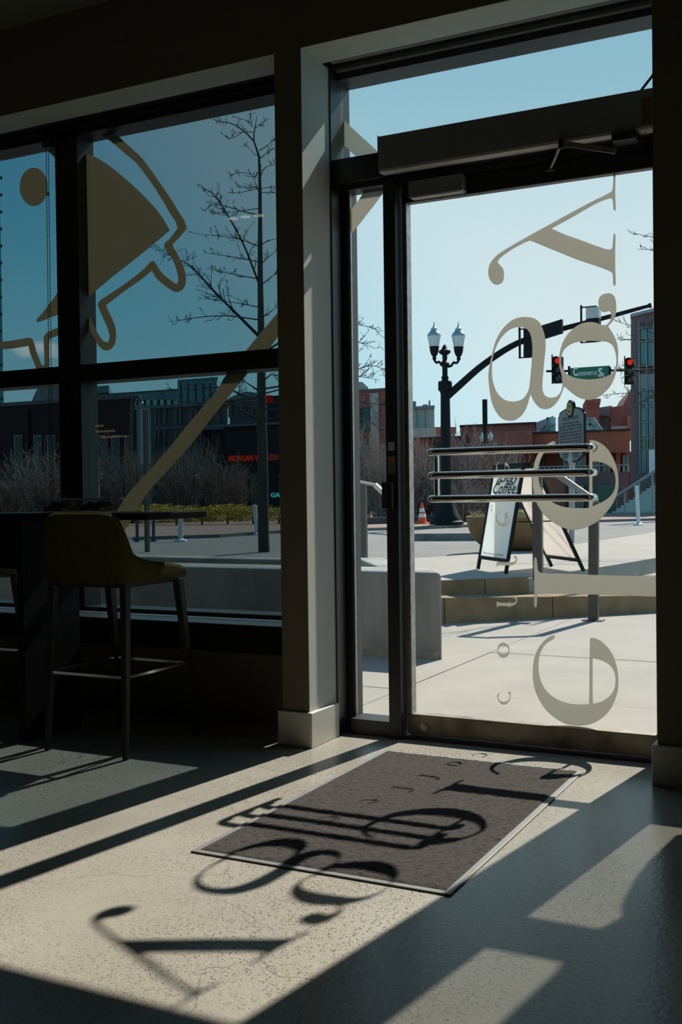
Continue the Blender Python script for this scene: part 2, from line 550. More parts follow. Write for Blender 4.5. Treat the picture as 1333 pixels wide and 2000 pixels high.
# =================================================================== ROOM
X0, X1, Y0, YF, YO, HZ, CZ = -13.0, 4.0, -7.0, 4.27, 4.75, 3.147, 3.59
tag(MB().box(X0, X1, Y0, 4.66, -0.12, 0).build('floor', M['floor'], loc=(0, 0, -0.12)), kind='structure')
tag(MB().box(X0, X1, Y0, YO, CZ, CZ + 0.2).build('ceiling', M['ceilpaint']), kind='structure')
tag(MB().box(X0 - 0.2, X0, Y0, YO, -0.1, CZ).build('wall_left', M['roomwall']), kind='structure')
tag(MB().box(X1, X1 + 0.2, Y0, YO, -0.1, CZ).build('wall_right', M['roomwall']), kind='structure')
tag(MB().box(X0 - 0.2, X1 + 0.2, Y0 - 0.2, Y0, -0.1, CZ).build('wall_back', M['roomwall']), kind='structure')
wf = empty('wall_front', (-1.5, YF, 0), kind='structure')
WLX0, PLX0, PLX1, PRX0, PRX1, WRX1 = -7.6, -2.49, -2.352, -0.812, -0.672, 2.6
MB().box(X0, X1, YF, 4.47, HZ, CZ).build('header', M['drywall'], wf)
MB().box(X0, X1, 4.47, YO, 3.24, CZ).build('header_back', M['drywall'], wf)
MB().box(PLX0, PLX1, YF, 4.535, 0, HZ).build('pillar', M['drywall'], wf)
MB().box(PRX0, PRX1, YF, 4.535, 0, HZ).build('pillar', M['drywall'], wf)
MB().box(X0, WLX0, YF, YO, 0, HZ).build('wall_panel', M['drywall'], wf)
MB().box(WRX1, X1, YF, YO, 0, HZ).build('wall_panel', M['drywall'], wf)
MB().box(WLX0, PLX0 - 0.002, 4.60, YO, 0, 0.50).build('spandrel', M['faceshade'], wf)
MB().box(PRX1 + 0.002, WRX1, 4.60, YO, 0, 0.50).build('spandrel', M['drywall'], wf)
# dark taupe skins put shade into the room-side faces' colour, the returns stay pale
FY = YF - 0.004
MB().box(X0, X1, FY, YF, HZ, CZ).build('face_shade', M['faceshade'], wf)
MB().box(PLX0, PLX1, FY, YF, 0, HZ).build('face_shade', M['faceshade'], wf)
MB().box(PRX0, PRX1, FY, YF, 0, HZ).build('face_shade', M['faceshade'], wf)
MB().box(X0, WLX0, FY, YF, 0, HZ).build('face_shade', M['faceshade'], wf)
MB().box(WRX1, X1, FY, YF, 0, HZ).build('face_shade', M['faceshade'], wf)
# baseboards round the two pillars
def baseboard(name, x0, x1):
    m = MB()
    m.bbox(x0 - 0.02, x1 + 0.02, YF - 0.02, 4.525, 0.0, 0.16, 0.004)
    return tag(m.build(name, M['basepaint']), kind='structure')
baseboard('baseboard_left', PLX0, PLX1)
baseboard('baseboard_right', PRX0, PRX1)

# ---------------- frames
def pane(name, x0, x1, z0, z1, m, parent):
    return MB().box(x0, x1, 4.658, 4.666, z0, z1).build(name, m, parent)

def frame_bar(parent, name, x0, x1, z0, z1, y0=4.60, y1=4.74):
    m = MB().bbox(x0, x1, y0, y1, z0, z1, 0.003)
    return m.build(name, M['frame'], parent)

DY = 4.679   # plane of the window film
def film_part(name, loops_px, parent, sub=3, smooth=True, m='film'):
    loops = []
    for l in loops_px:
        pts = smooth_loop([Vector((x, y)) for x, y in l], sub) if smooth else [Vector(p) for p in l]
        loops.append([at(p[0], p[1], DY) for p in pts])
    return MB().poly(loops, (0, 0.0015, 0)).build(name, M[m], parent, fix=False)

def clipx(l, x0, x1):
    out = []
    for p in l:
        out.append(Vector((min(max(p.x, x0), x1), p.y, p.z)))
    return out

# window beside the pillar, two bays with a deep mullion
w1 = empty('window_1', (-4.0, 4.67, 0.5), kind='structure')
ZS, ZT0, ZT1, ZH = 0.55, 1.772, 1.868, 3.11
bays = [(WLX0 + 0.05, -5.95), (-5.80, -4.085), (-3.93, -2.47)]
for i, (a, b) in enumerate(bays):
    pane('pane', a - 0.01, b + 0.01, ZS - 0.01, ZT0 + 0.01, M['tint'], w1)
    pane('pane', a - 0.01, b + 0.01, ZT1 - 0.01, ZH + 0.01, M['tint'], w1)
    frame_bar(w1, 'transom_bar', a, b, ZT0, ZT1)
    frame_bar(w1, 'sill_bar', a, b, 0.50, ZS)
for a, b in ((WLX0, WLX0 + 0.05), (-5.95, -5.80), (-4.085, -3.93), (-2.47, -2.36)):
    frame_bar(w1, 'mullion', a, b, 0.50, 3.24)
MB().box(WLX0, -2.36, 4.56, 4.60, 3.14, 3.24).box(WLX0, -2.36, 4.60, 4.74, ZH, 3.24).box(WLX0, -2.36, 4.49, 4.56, 3.165, 3.24).build('head_frame', M['frame'], w1)
# sill ledge with a vent grille
sl = empty('trim_1', (-5, 4.45, 0.4), kind='structure')
MB().box(WLX0, PLX0 - 0.003, 4.34, 4.36, 0.395, 0.53).build('fascia', M['blackwood'], sl)
MB().box(WLX0, PLX0 - 0.003, 4.52, 4.60, 0.50, 0.53).build('ledge', M['grille'], sl)
MB().box(WLX0, PLX0 - 0.003, 4.36, 4.60, 0.395, 0.415).build('pan', M['blackwood'], sl)
g = MB()
nb = 300
gx0, gx1 = -5.0, PLX0 - 0.006
for k in range(nb):
    x = gx0 + (gx1 - gx0) * k / nb
    g.box(x, x + 0.0042, 4.363, 4.52, 0.505, 0.528)
tag(g.build('grille_bars', M['grille'], sl, fix=False), kind='stuff')

# figure on the window: film
cA = lambda p: cr(0, 240, 0.15004, p)
cB = lambda p: cr(150, 240, 0.17254, p)
cC = lambda p: cr(150, 420, 0.17254, p)
cD = lambda p: cr(0, 560, 0.15, p)
cE = lambda p: cr(200, 600, 0.27007, p)
fig = empty('film_graphic', (-3.9, DY, 2.0))
fig.parent = w1; fig.location = Vector((-3.9, DY, 2.0)) - WL[w1]
film_part('disc', [cA([(438 + 183 * math.cos(t * math.pi / 14) - 12 * math.sin(t * math.pi / 14) * 0, 832 + 250 * math.sin(t * math.pi / 14)) for t in range(28)])], fig, 1, True, 'film2')
film_part('corner_piece', [cA([(630, 300), (722, 290), (722, 470), (670, 410), (630, 365)])], fig, 2, True, 'film2')
film_part('tail', [cD([(756, 55), (700, 150), (640, 225), (560, 330), (490, 410), (475, 435), (485, 460), (560, 440), (650, 400), (756, 352)])], fig, 3, True, 'film2')
film_part('body', [cB([(66, 335), (80, 340), (180, 370), (300, 440), (420, 525), (540, 625), (680, 750), (800, 870), (900, 980), (980, 1090), (1053, 1215)]) +
          cC([(800, 385), (600, 545), (400, 700), (145, 915), (95, 948), (80, 500)])], fig, 2, True, 'film2')
film_part('outline', [cB([(400, 105), (560, 235), (700, 360), (770, 440), (900, 620), (1050, 840), (1150, 1000), (1247, 1195)]) +
          cC([(1085, 330), (1130, 420), (1190, 540), (1220, 620), (1235, 720), (1225, 800), (1190, 850), (1135, 873), (1080, 855), (960, 770), (890, 700), (850, 628),
              (720, 735), (560, 845), (328, 1025), (370, 1110), (420, 1220), (442, 1310), (440, 1420), (420, 1480), (380, 1520), (345, 1533), (300, 1525), (240, 1470),
              (200, 1400), (150, 1310), (98, 1215), (98, 1085), (140, 1140), (180, 1220), (240, 1340), (290, 1415), (345, 1445), (368, 1410), (370, 1350), (345, 1270), (290, 1150),
              (245, 1040), (240, 1000), (265, 965), (500, 810), (650, 700), (760, 610), (830, 535), (862, 515), (885, 535), (930, 610), (980, 670), (1060, 735), (1130, 785),
              (1150, 740), (1140, 660), (1110, 560), (1050, 440), (985, 330)]) +
          cB([(1143, 1190), (1060, 1030), (900, 760), (780, 590), (680, 460), (600, 390), (480, 290), (380, 205), (255, 130)])], fig, 2, True, 'film2')
film_part('outline', [cD([(-60, 722), (0, 718), (130, 705), (280, 680), (370, 663), (410, 675), (435, 710), (470, 840), (510, 940), (545, 1020), (578, 1025), (575, 850), (568, 680), (580, 630),
              (620, 590), (758, 532), (758, 630), (680, 660), (645, 680), (638, 750), (638, 1060), (475, 1075), (440, 980), (390, 860), (372, 770), (250, 790), (130, 808), (-60, 815)])], fig, 2, True, 'film2')
film_part('diagonal_band', [cE([(1490, -220), (1285, 22), (1100, 240), (1030, 325), (1190, 325), (1285, 190), (1490, -60)])], fig, 1, False, 'film2')
film_part('diagonal_band', [cE([(915, 465), (840, 590), (740, 705), (600, 870), (490, 1010), (330, 1190), (180, 1355), (95, 1490), (10, 1610), (160, 1610), (235, 1490), (330, 1340), (400, 1260), (620, 1020), (800, 790), (960, 590), (1060, 465)])], fig, 2, True, 'film2')

# window on the far side of the doorway (beyond the dark pillar), same build
w2 = empty('window_2', (1.0, 4.67, 0.5), kind='structure')
for a, b in ((-0.70, 0.85), (1.0, WRX1 - 0.05)):
    pane('pane', a - 0.01, b + 0.01, ZS - 0.01, ZT0 + 0.01, M['tint2'], w2)
    pane('pane', a - 0.01, b + 0.01, ZT1 - 0.01, ZH + 0.01, M['tint2'], w2)
    frame_bar(w2, 'transom_bar', a, b, ZT0, ZT1)
    frame_bar(w2, 'sill_bar', a, b, 0.50, ZS)
for a, b in ((-0.80, -0.70), (0.85, 1.0), (WRX1 - 0.05, WRX1)):
    frame_bar(w2, 'mullion', a, b, 0.50, 3.24)
MB().box(-0.80, WRX1, 4.56, 4.60, 3.14, 3.24).box(-0.80, WRX1, 4.60, 4.74, ZH, 3.24).build('head_frame', M['frame'], w2)
pl = [(-0.30, 0.70), (-0.50, 0.92), (-0.495, 1.05), (-0.49, 1.18), (-0.47, 1.35), (-0.452, 1.45), (-0.43, 1.55), (-0.40, 1.62), (-0.415, 1.70), (-0.45, 1.77), (2.4, 1.77), (2.4, 0.7)]
pl2 = [(-0.43, 1.87), (-0.41, 2.0), (-0.41, 2.2), (-0.40, 2.5), (-0.35, 2.9), (2.4, 2.9), (2.4, 1.87)]
for q in (pl, pl2):
    MB().poly([[Vector((x, DY, z)) for x, z in q]], (0, 0.0015, 0)).build('film_graphic', M['film'], w2, fix=False)
sl2 = empty('trim_2', (1, 4.45, 0.4), kind='structure')
MB().box(PRX1 + 0.004, WRX1, 4.34, 4.36, 0.395, 0.53).build('fascia', M['blackwood'], sl2)
MB().box(PRX1 + 0.004, WRX1, 4.36, 4.60, 0.50, 0.53).build('ledge', M['grille'], sl2)

# door frame with sidelight and transom light
w3 = empty('window_3', (-2.2, 4.67, 0), kind='structure')
frame_bar(w3, 'jamb', -2.36, -2.345, 0, 3.24, 4.535, 4.74)
frame_bar(w3, 'sidelight_stile', -2.345, -2.312, 0, 2.61, 4.645, 4.74)
frame_bar(w3, 'mullion', -2.098, -2.036, 0, 2.60, 4.575, 4.74)
frame_bar(w3, 'jamb', -0.80, -0.74, 0, 3.24, 4.54, 4.74)
frame_bar(w3, 'bottom_rail', -2.312, -2.098, 0.0, 0.072, 4.60, 4.74)
frame_bar(w3, 'transom_bar', -2.345, -0.80, 2.61, 2.725, 4.56, 4.74)
MB().box(-2.312, -0.80, 4.60, 4.70, 2.585, 2.61).build('head_stop', M['frame'], w3)
MB().box(-2.36, -0.74, 4.60, 4.74, 3.11, 3.24).box(-2.36, -0.74, 4.55, 4.60, 3.15, 3.24).box(-2.36, -0.74, 4.48, 4.55, 3.175, 3.24).build('head_frame', M['frame'], w3)
for ya_, yb_, z_ in ((4.575, 4.598, 3.142), (4.52, 4.548, 3.166)):
    MB().box(-2.335, -0.80, ya_, yb_, z_, z_ + 0.009).build('head_bead', pm('head_bead_paint', (0.36, 0.35, 0.31), None, 20, 0.5), w3)
pane('sidelight_pane', -2.318, -2.09, 0.065, 2.59, M['side'], w3)
pane('transom_pane', -2.34, -0.78, 2.72, 3.12, M['transom'], w3)
MB().box(-2.312, -2.307, 4.655, 4.67, 0.075, 2.585).build('glazing_bead', M['alu'], w3)
cF = lambda p: cr(640, 220, 0.13, p)
film_part('diagonal_band', [cF([(560, 1165), (920, 1095), (700, 1390), (420, 1750), (345, 1845), (345, 1470), (480, 1300)])], w3, 1, False)
film_part('diagonal_band', [cF([(235, 105), (800, 625), (800, 740), (520, 745), (235, 475)])], w3, 1, False)
# stickers and the latch keeper on the mullion
MB().box(-2.085, -2.052, 4.5735, 4.575, 1.345, 1.385).build('sticker', pm('white_sticker', (0.45, 0.44, 0.40), None, 40, 0.6), w3)
stk = MB().box(-2.088, -2.049, 4.5735, 4.575, 1.238, 1.318).build('sticker', pm('grey_sticker', (0.16, 0.16, 0.155), (0.06, 0.06, 0.06), 260, 0.6, aniso=(0.2, 1, 3)), w3)
MB().box(-2.088, -2.049, 4.5725, 4.5735, 1.300, 1.318).build('warning_band', pm('orange_print', (0.35, 0.16, 0.02), None, 30, 0.6), stk)
kb = MB().bbox(-2.108, -2.055, 4.545, 4.576, 1.075, 1.20, 0.003).build('latch_keeper', M['blackplastic'], w3)
MB().box(-2.09, -2.075, 4.541, 4.546, 1.08, 1.195).build('strip', M['frame'], kb)
# threshold
tag(MB().box(-2.04, -0.80, 4.60, 4.76, -0.02, 0.012).build('trim_3', M['frame']), kind='structure')

# ------------------------------------------------------------------ door leaf
d1 = empty('door_1', (-1.45, 4.66, 0.015), kind='structure')
MB().box(-2.012, -0.885, 4.658, 4.668, 0.10, 2.51).build('glass_pane', M['clear'], d1)
MB().bbox(-2.030, -0.812, 4.635, 4.69, 0.018, 0.112, 0.003).build('bottom_rail', M['rail'], d1)
MB().bbox(-2.030, -0.812, 4.635, 4.69, 2.497, 2.583, 0.003).build('top_rail', M['frame'], d1)
MB().box(-2.030, -0.812, 4.633, 4.636, 2.492, 2.498).build('glazing_bead', M['alu'], d1)
MB().bbox(-2.030, -2.006, 4.635, 4.69, 0.112, 2.497, 0.003).build('stile', M['alu'], d1)
MB().bbox(-0.885, -0.812, 4.635, 4.69, 0.112, 2.497, 0.003).build('stile', M['alu'], d1)
lk = MB()
c0 = at(829, 1420, 4.633)
for rr_, a_, b_ in ((0.019, 4.628, 4.637), (0.012, 4.622, 4.629)):
    lk.tube([(c0.x, a_, c0.z), (c0.x, b_, c0.z)], rr_, 16)
lk.build('lock_cylinder', M['alu'], d1, True)
# lettering: e l e g y, read upwards and mirrored from inside
E1o = [(385, 130), (388, 155), (350, 185), (290, 225), (245, 280), (215, 345), (200, 420), (195, 500), (205, 590), (230, 680), (280, 770), (350, 840), (440, 895), (550, 930), (660, 944), (795, 942),
       (800, 700), (802, 400), (808, 160), (830, 156), (880, 165), (950, 205), (1010, 260), (1060, 330), (1100, 420), (1130, 530), (1142, 650), (1138, 760), (1110, 870), (1060, 980), (990, 1070), (900, 1140),
       (800, 1180), (700, 1195), (600, 1190), (520, 1175), (430, 1130), (330, 1055), (250, 965), (190, 860), (150, 750), (132, 640), (130, 530), (142, 420), (170, 330), (210, 255), (270, 185), (330, 140), (365, 126)]
E1h = [(838, 402), (900, 410), (980, 440), (1040, 480), (1085, 540), (1105, 600), (1110, 660), (1100, 740), (1070, 810), (1010, 870), (930, 915), (840, 935), (837, 700)]
cG = lambda p: cr(1020, 1220, 0.16504, p)
film_part('letter_e', [cG(E1o), cG(E1h)], d1)
cH = lambda p: cr(1020, 1040, 0.20255, p)
film_part('letter_l', [cH([(122, 240), (138, 245), (148, 300), (152, 350), (165, 380), (200, 392), (400, 398), (700, 410), (1000, 418), (1310, 426), (1310, 620), (1100, 612), (800, 602), (400, 592),
                           (200, 588), (160, 592), (148, 610), (145, 690), (140, 720), (125, 722), (117, 700), (120, 590), (118, 400), (115, 290)])], d1)
cI = lambda p: cr(1020, 840, 0.20255, p)
film_part('letter_e', [cI([(300, 108), (322, 112), (318, 132), (270, 165), (225, 205), (190, 260), (165, 340), (158, 430), (170, 520), (195, 590), (240, 650), (300, 700), (380, 735), (500, 752), (645, 752),
                           (650, 600), (650, 300), (655, 100), (680, 97), (740, 115), (800, 155), (850, 215), (890, 290), (918, 370), (932, 470), (930, 560), (910, 640), (870, 720), (810, 800), (730, 880),
                           (640, 930), (560, 955), (480, 962), (420, 950), (340, 915), (260, 860), (200, 800), (150, 720), (120, 630), (105, 530), (105, 430), (118, 330), (145, 250), (185, 190), (240, 140)]),
                       cI([(683, 303), (730, 305), (790, 320), (840, 345), (880, 385), (900, 440), (903, 510), (890, 580), (850, 640), (790, 685), (730, 715), (683, 735), (680, 500)])], d1)
cJ = lambda p: cr(940, 560, 0.21755, p)
film_part('letter_g', [cJ([(1055, 150), (1060, 110), (1085, 75), (1130, 60), (1170, 62), (1200, 90), (1215, 160), (1212, 240), (1190, 300), (1160, 335), (1142, 355), (1190, 430), (1220, 500), (1232, 580), (1228, 680),
                           (1205, 800), (1170, 880), (1120, 940), (1050, 995), (980, 1015), (930, 1012), (860, 985), (800, 940), (765, 910), (748, 895), (735, 930), (715, 980), (680, 1040), (630, 1085), (580, 1100),
                           (530, 1088), (490, 1050), (465, 1010), (447, 965), (435, 1000), (410, 1080), (370, 1150), (310, 1195), (250, 1203), (190, 1185), (140, 1130), (105, 1060), (85, 980), (72, 880), (66, 800),
                           (75, 720), (95, 620), (125, 510), (160, 430), (210, 360), (280, 300), (350, 275), (420, 272), (480, 285), (525, 320), (555, 380), (575, 450), (580, 540), (570, 650), (560, 760),
                           (553, 850), (553, 920), (570, 970), (605, 993), (640, 995), (680, 985), (710, 955), (728, 910), (732, 880), (725, 800), (705, 720), (703, 640), (715, 560), (740, 490), (780, 425),
                           (830, 375), (890, 335), (960, 318), (1020, 320), (1080, 340), (1120, 345), (1150, 320), (1165, 290), (1170, 240), (1150, 218), (1120, 228), (1090, 225), (1065, 195)]),
                       cJ([(365, 362), (410, 380), (440, 420), (455, 480), (462, 560), (458, 650), (450, 750), (440, 850), (430, 920), (400, 980), (360, 1015), (300, 1030), (240, 1025), (190, 1000), (145, 950),
                           (118, 890), (102, 820), (98, 740), (105, 650), (125, 570), (155, 500), (200, 435), (260, 385), (320, 363)]),
                       cJ([(960, 487), (1050, 488), (1130, 495), (1180, 525), (1205, 580), (1217, 650), (1212, 710), (1190, 760), (1150, 795), (1080, 820), (980, 832), (880, 825), (800, 800), (750, 760),
                           (725, 710), (718, 660), (730, 600), (760, 550), (820, 510), (890, 492)])], d1)
cK = lambda p: cr(940, 340, 0.22506, p)
film_part('letter_y', [cK([(1150, 10), (1168, 10), (1166, 130), (1166, 200), (1170, 300), (1160, 322), (1150, 300), (1146, 235), (1135, 210), (1110, 212), (1000, 255), (800, 370), (612, 472), (720, 520),
                           (900, 585), (1050, 640), (1120, 655), (1140, 640), (1146, 590), (1152, 525), (1160, 515), (1168, 530), (1166, 640), (1166, 830), (1170, 950), (1160, 973), (1148, 950), (1144, 870),
                           (1130, 850), (1050, 815), (830, 740), (620, 655), (440, 582), (418, 578), (300, 635), (200, 700), (160, 735), (142, 762), (165, 790), (190, 820), (199, 875), (190, 930), (160, 955),
                           (130, 960), (95, 940), (68, 890), (64, 840), (75, 785), (100, 745), (150, 695), (260, 625), (400, 545), (600, 435), (800, 325), (950, 245), (1130, 155), (1142, 135), (1148, 80)])], d1)
# small word: c o f f e e
cL = lambda p: cr(950, 1060, 0.165, p)
film_part('letter_c', [cL([(160, 1770), (165, 1775), (148, 1800), (143, 1830), (155, 1860), (190, 1882), (235, 1880), (265, 1862), (278, 1830), (280, 1800), (268, 1790), (262, 1778), (268, 1762), (280, 1760),
                           (290, 1775), (290, 1810), (280, 1860), (255, 1900), (215, 1917), (180, 1910), (148, 1875), (133, 1835), (135, 1795)])], d1, 2)
film_part('letter_o', [cL([(205 + 73 * math.cos(t * math.pi / 12), 1272 + 90 * math.sin(t * math.pi / 12)) for t in range(24)]),
                       cL([(205 + 64 * math.cos(t * math.pi / 12), 1270 + 48 * math.sin(t * math.pi / 12)) for t in range(24)])], d1, 1)
FL = [(215, 660), (245, 680), (300, 705), (500, 715), (640, 715), (665, 650), (680, 715), (780, 718), (850, 700), (905, 660), (935, 620), (920, 575), (860, 575), (845, 540), (865, 480), (910, 480), (945, 530),
      (970, 610), (950, 690), (900, 760), (820, 815), (720, 840), (690, 850), (680, 900), (665, 905), (650, 850), (500, 835), (300, 825), (250, 830), (235, 895), (215, 895), (205, 800), (205, 700)]
for dy in (0, -79.7):
    film_part('letter_f', [cr(960, 1140 + dy, 0.0525, FL)], d1, 2)
for oy in (902.5, 1001.0):
    film_part('letter_e', [[(969.5 + (x - 130) * 0.16504 * 0.155, oy + (y - 126) * 0.16504 * 0.155) for x, y in l] for l in (E1o, E1h)], d1, 1)
# three-bar pull
pu = empty('pull_handle', (-1.52, 4.6, 1.1))
pu.parent = d1; pu.location = Vector((-1.52, 4.6, 1.1)) - WL[d1]
XA, XB = -1.895, -1.148
def pull_path(z):
    P = [(XA, 4.657, z)]
    r = 0.03
    for k in range(6):
        a = math.pi / 2 * k / 5
        P.append((XA + r - r * math.cos(a), 4.605 + r - r * math.sin(a) - 0.0, z))
    for k in range(6):
        a = math.pi / 2 * k / 5
        P.append((XB - r + r * math.sin(a), 4.605 + r - r * math.cos(a), z))
    P.append((XB, 4.657, z))
    return P
for zc in (1.333, 1.226, 1.118):
    b_ = MB().tube(pull_path(zc), 0.0168, 16).build('bar', M['chrome'], pu, True)
    for xx in (XA, XB):
        MB().tube([(xx, 4.653, zc), (xx, 4.658, zc)], 0.0185, 16).build('rosette', M['chrome'], pu, True)
for xx in (XA,):
    MB().tube([(xx, 4.70, 1.10), (xx, 4.70, 1.35)], 0.013, 12).build('outer_grip', M['chrome'], pu, True)

# ------------------------------------------------------------------ door operator
op = empty('door_operator', (-1.45, 4.5, 2.6), 'long grey automatic door operator box above the glass door', 'door operator')
MB().bbox(-2.084, -0.815, 4.498, 4.558, 2.622, 2.775, 0.003).build('housing', M['housing'], op)
un = MB().box(-2.08, -0.82, 4.500, 4.556, 2.612, 2.6225).build('underside', pm('lit_underside', (0.75, 0.73, 0.67), None, 20, 0.5), op)  # paler than the housing: light on its lower face put into the colour
for px_, py_ in ((757, 337), (1013, 299), (1018, 305), (1252, 263), (1262, 258)):
    p = gnd(px_, py_, 2.612)
    MB().tube([(p.x, p.y, 2.611), (p.x, p.y, 2.6145)], 0.004, 8).build('screw', M['blackplastic'], un)
MB().bbox(-2.0855, -2.083, 4.497, 4.559, 2.61, 2.78, 0.0008).build('end_cap', M['blackplastic'], op)
MB().box(-0.90, -0.86, 4.4965, 4.498, 2.63, 2.74).build('sticker', pm('amber_label', (0.22, 0.11, 0.03), (0.10, 0.05, 0.02), 120, 0.6), op)
ar = MB()
pv = at(1097, 280, 4.48); e1 = at(1203, 295, 4.43); e2 = at(1076, 330, 4.61)
ar.bar(pv, e1, 0.012, 0.022).build('arm', M['alu'], op)
MB().tube([pv, e2], 0.007, 8).build('forearm', M['alu'], op, True)
MB().tube([pv + Vector((0, 0, -0.02)), pv + Vector((0, 0, 0.014))], 0.013, 12).build('pivot', M['blackplastic'], op, True)
MB().tube([e2 + Vector((-0.02, 0, 0)), e2 + Vector((0.02, 0, 0))], 0.012, 10).build('shoe', M['blackplastic'], op, True)
p = at(1222, 272, 4.50)
MB().bbox(p.x - 0.05, p.x + 0.05, 4.47, 4.55, 2.575, 2.612, 0.004).build('spindle_block', M['blackplastic'], op)
MB().tube([at(1252, 178, 4.545), at(1276, 147, 4.545), (-0.76, 4.56, 3.10)], 0.006, 8).build('cable', M['blackplastic'], op, True)
se = empty('motion_sensor', (-1.8, 4.6, 2.5), 'small dark presence sensor bar under the door operator', 'sensor')
sb_ = MB().bbox(-1.968, -1.705, 4.575, 4.633, 2.500, 2.575, 0.004).build('case', M['housing'], se)
MB().box(-1.96, -1.712, 4.580, 4.630, 2.497, 2.501).build('lens_strip', pm('sensor_lens', (0.3, 0.29, 0.27), None, 30, 0.3), se)

# bead chain of the roller shade
bc = empty('shade_chain', (-4.2, 4.58, 1.0), 'thin black bead chain loop hanging in the left window bay', 'chain')
for px_ in (90.0, 94.5):
    ch = MB()
    tp = at(px_, 288, 4.58); bt = at(px_ + 9.0, 985, 4.58)
    n_ = 150
    for k in range(n_):
        q = tp.lerp(bt, k / n_)
        r_ = 0.0046
        ch.add([q + Vector(o) * r_ for o in ((1, 0, 0), (-1, 0, 0), (0, 1, 0), (0, -1, 0), (0, 0, 1.2), (0, 0, -1.2))],
               [(0, 2, 4), (2, 1, 4), (1, 3, 4), (3, 0, 4), (2, 0, 5), (1, 2, 5), (3, 1, 5), (0, 3, 5)])
    ch.tube([tp, bt], 0.0016, 4)
    tag(ch.build('bead_strand', M['blackplastic'], bc, fix=False), kind='stuff')
q = at(94, 379, 4.58)
MB().tube([q + Vector((0, 0, -0.008)), q + Vector((0, 0, 0.008))], 0.005, 8).build('connector', M['blackplastic'], bc)
q = at(92, 288, 4.58)
MB().bbox(q.x - 0.02, q.x + 0.035, 4.56, 4.60, q.z - 0.005, q.z + 0.10, 0.004).build('clutch', M['blackplastic'], bc)

# ------------------------------------------------------------------ mat
mt = empty('floor_mat', (-1.56, 3.6, 0), 'charcoal carpet entrance mat with grey rubber edge before the door', 'mat')
mx0, mx1, my0, my1 = -2.015, -1.122, 2.850, 4.345
MB().bbox(mx0, mx1, my0, my1, 0.0, 0.006, 0.002).build('rubber_edge', M['matrubber'], mt)
mp = MB()
nx, ny = 90, 150
rng = random.Random(4)
i0 = 0.022
vs, fs = [], []
for j in range(ny + 1):
    for i in range(nx + 1):
        ed = i in (0, nx) or j in (0, ny)
        vs.append((mx0 + i0 + (mx1 - mx0 - 2 * i0) * i / nx + (0 if ed else rng.uniform(-.002, .002)),
                   my0 + i0 + (my1 - my0 - 2 * i0) * j / ny + (0 if ed else rng.uniform(-.002, .002)), 0.0065 if ed else 0.0095 + rng.uniform(-.0015, .0022)))
for j in range(ny):
    for i in range(nx):
        a = j * (nx + 1) + i
        fs.append((a, a + 1, a + nx + 2, a + nx + 1))
mp.add(vs, fs)
tag(mp.build('carpet_pile', M['matpile'], mt, fix=False), kind='stuff')

# ------------------------------------------------------------------ bar table
tb = empty('bar_table', (-4.6, 4.0, 0), 'long black bar-height table in front of the dark window', 'table')
MB().bbox(-6.6, -2.885, 3.80, 4.255, 1.044, 1.075, 0.003).build('table_top', M['blackwood'], tb)
for x in (-3.62, -6.1):
    MB().bbox(x - 0.04, x, 3.81, 4.20, 0.0, 1.044, 0.003).build('panel_leg', M['blackwood'], tb)
MB().bbox(-6.1, -3.66, 3.98, 4.02, 0.80, 1.044, 0.003).build('stretcher', M['blackwood'], tb)

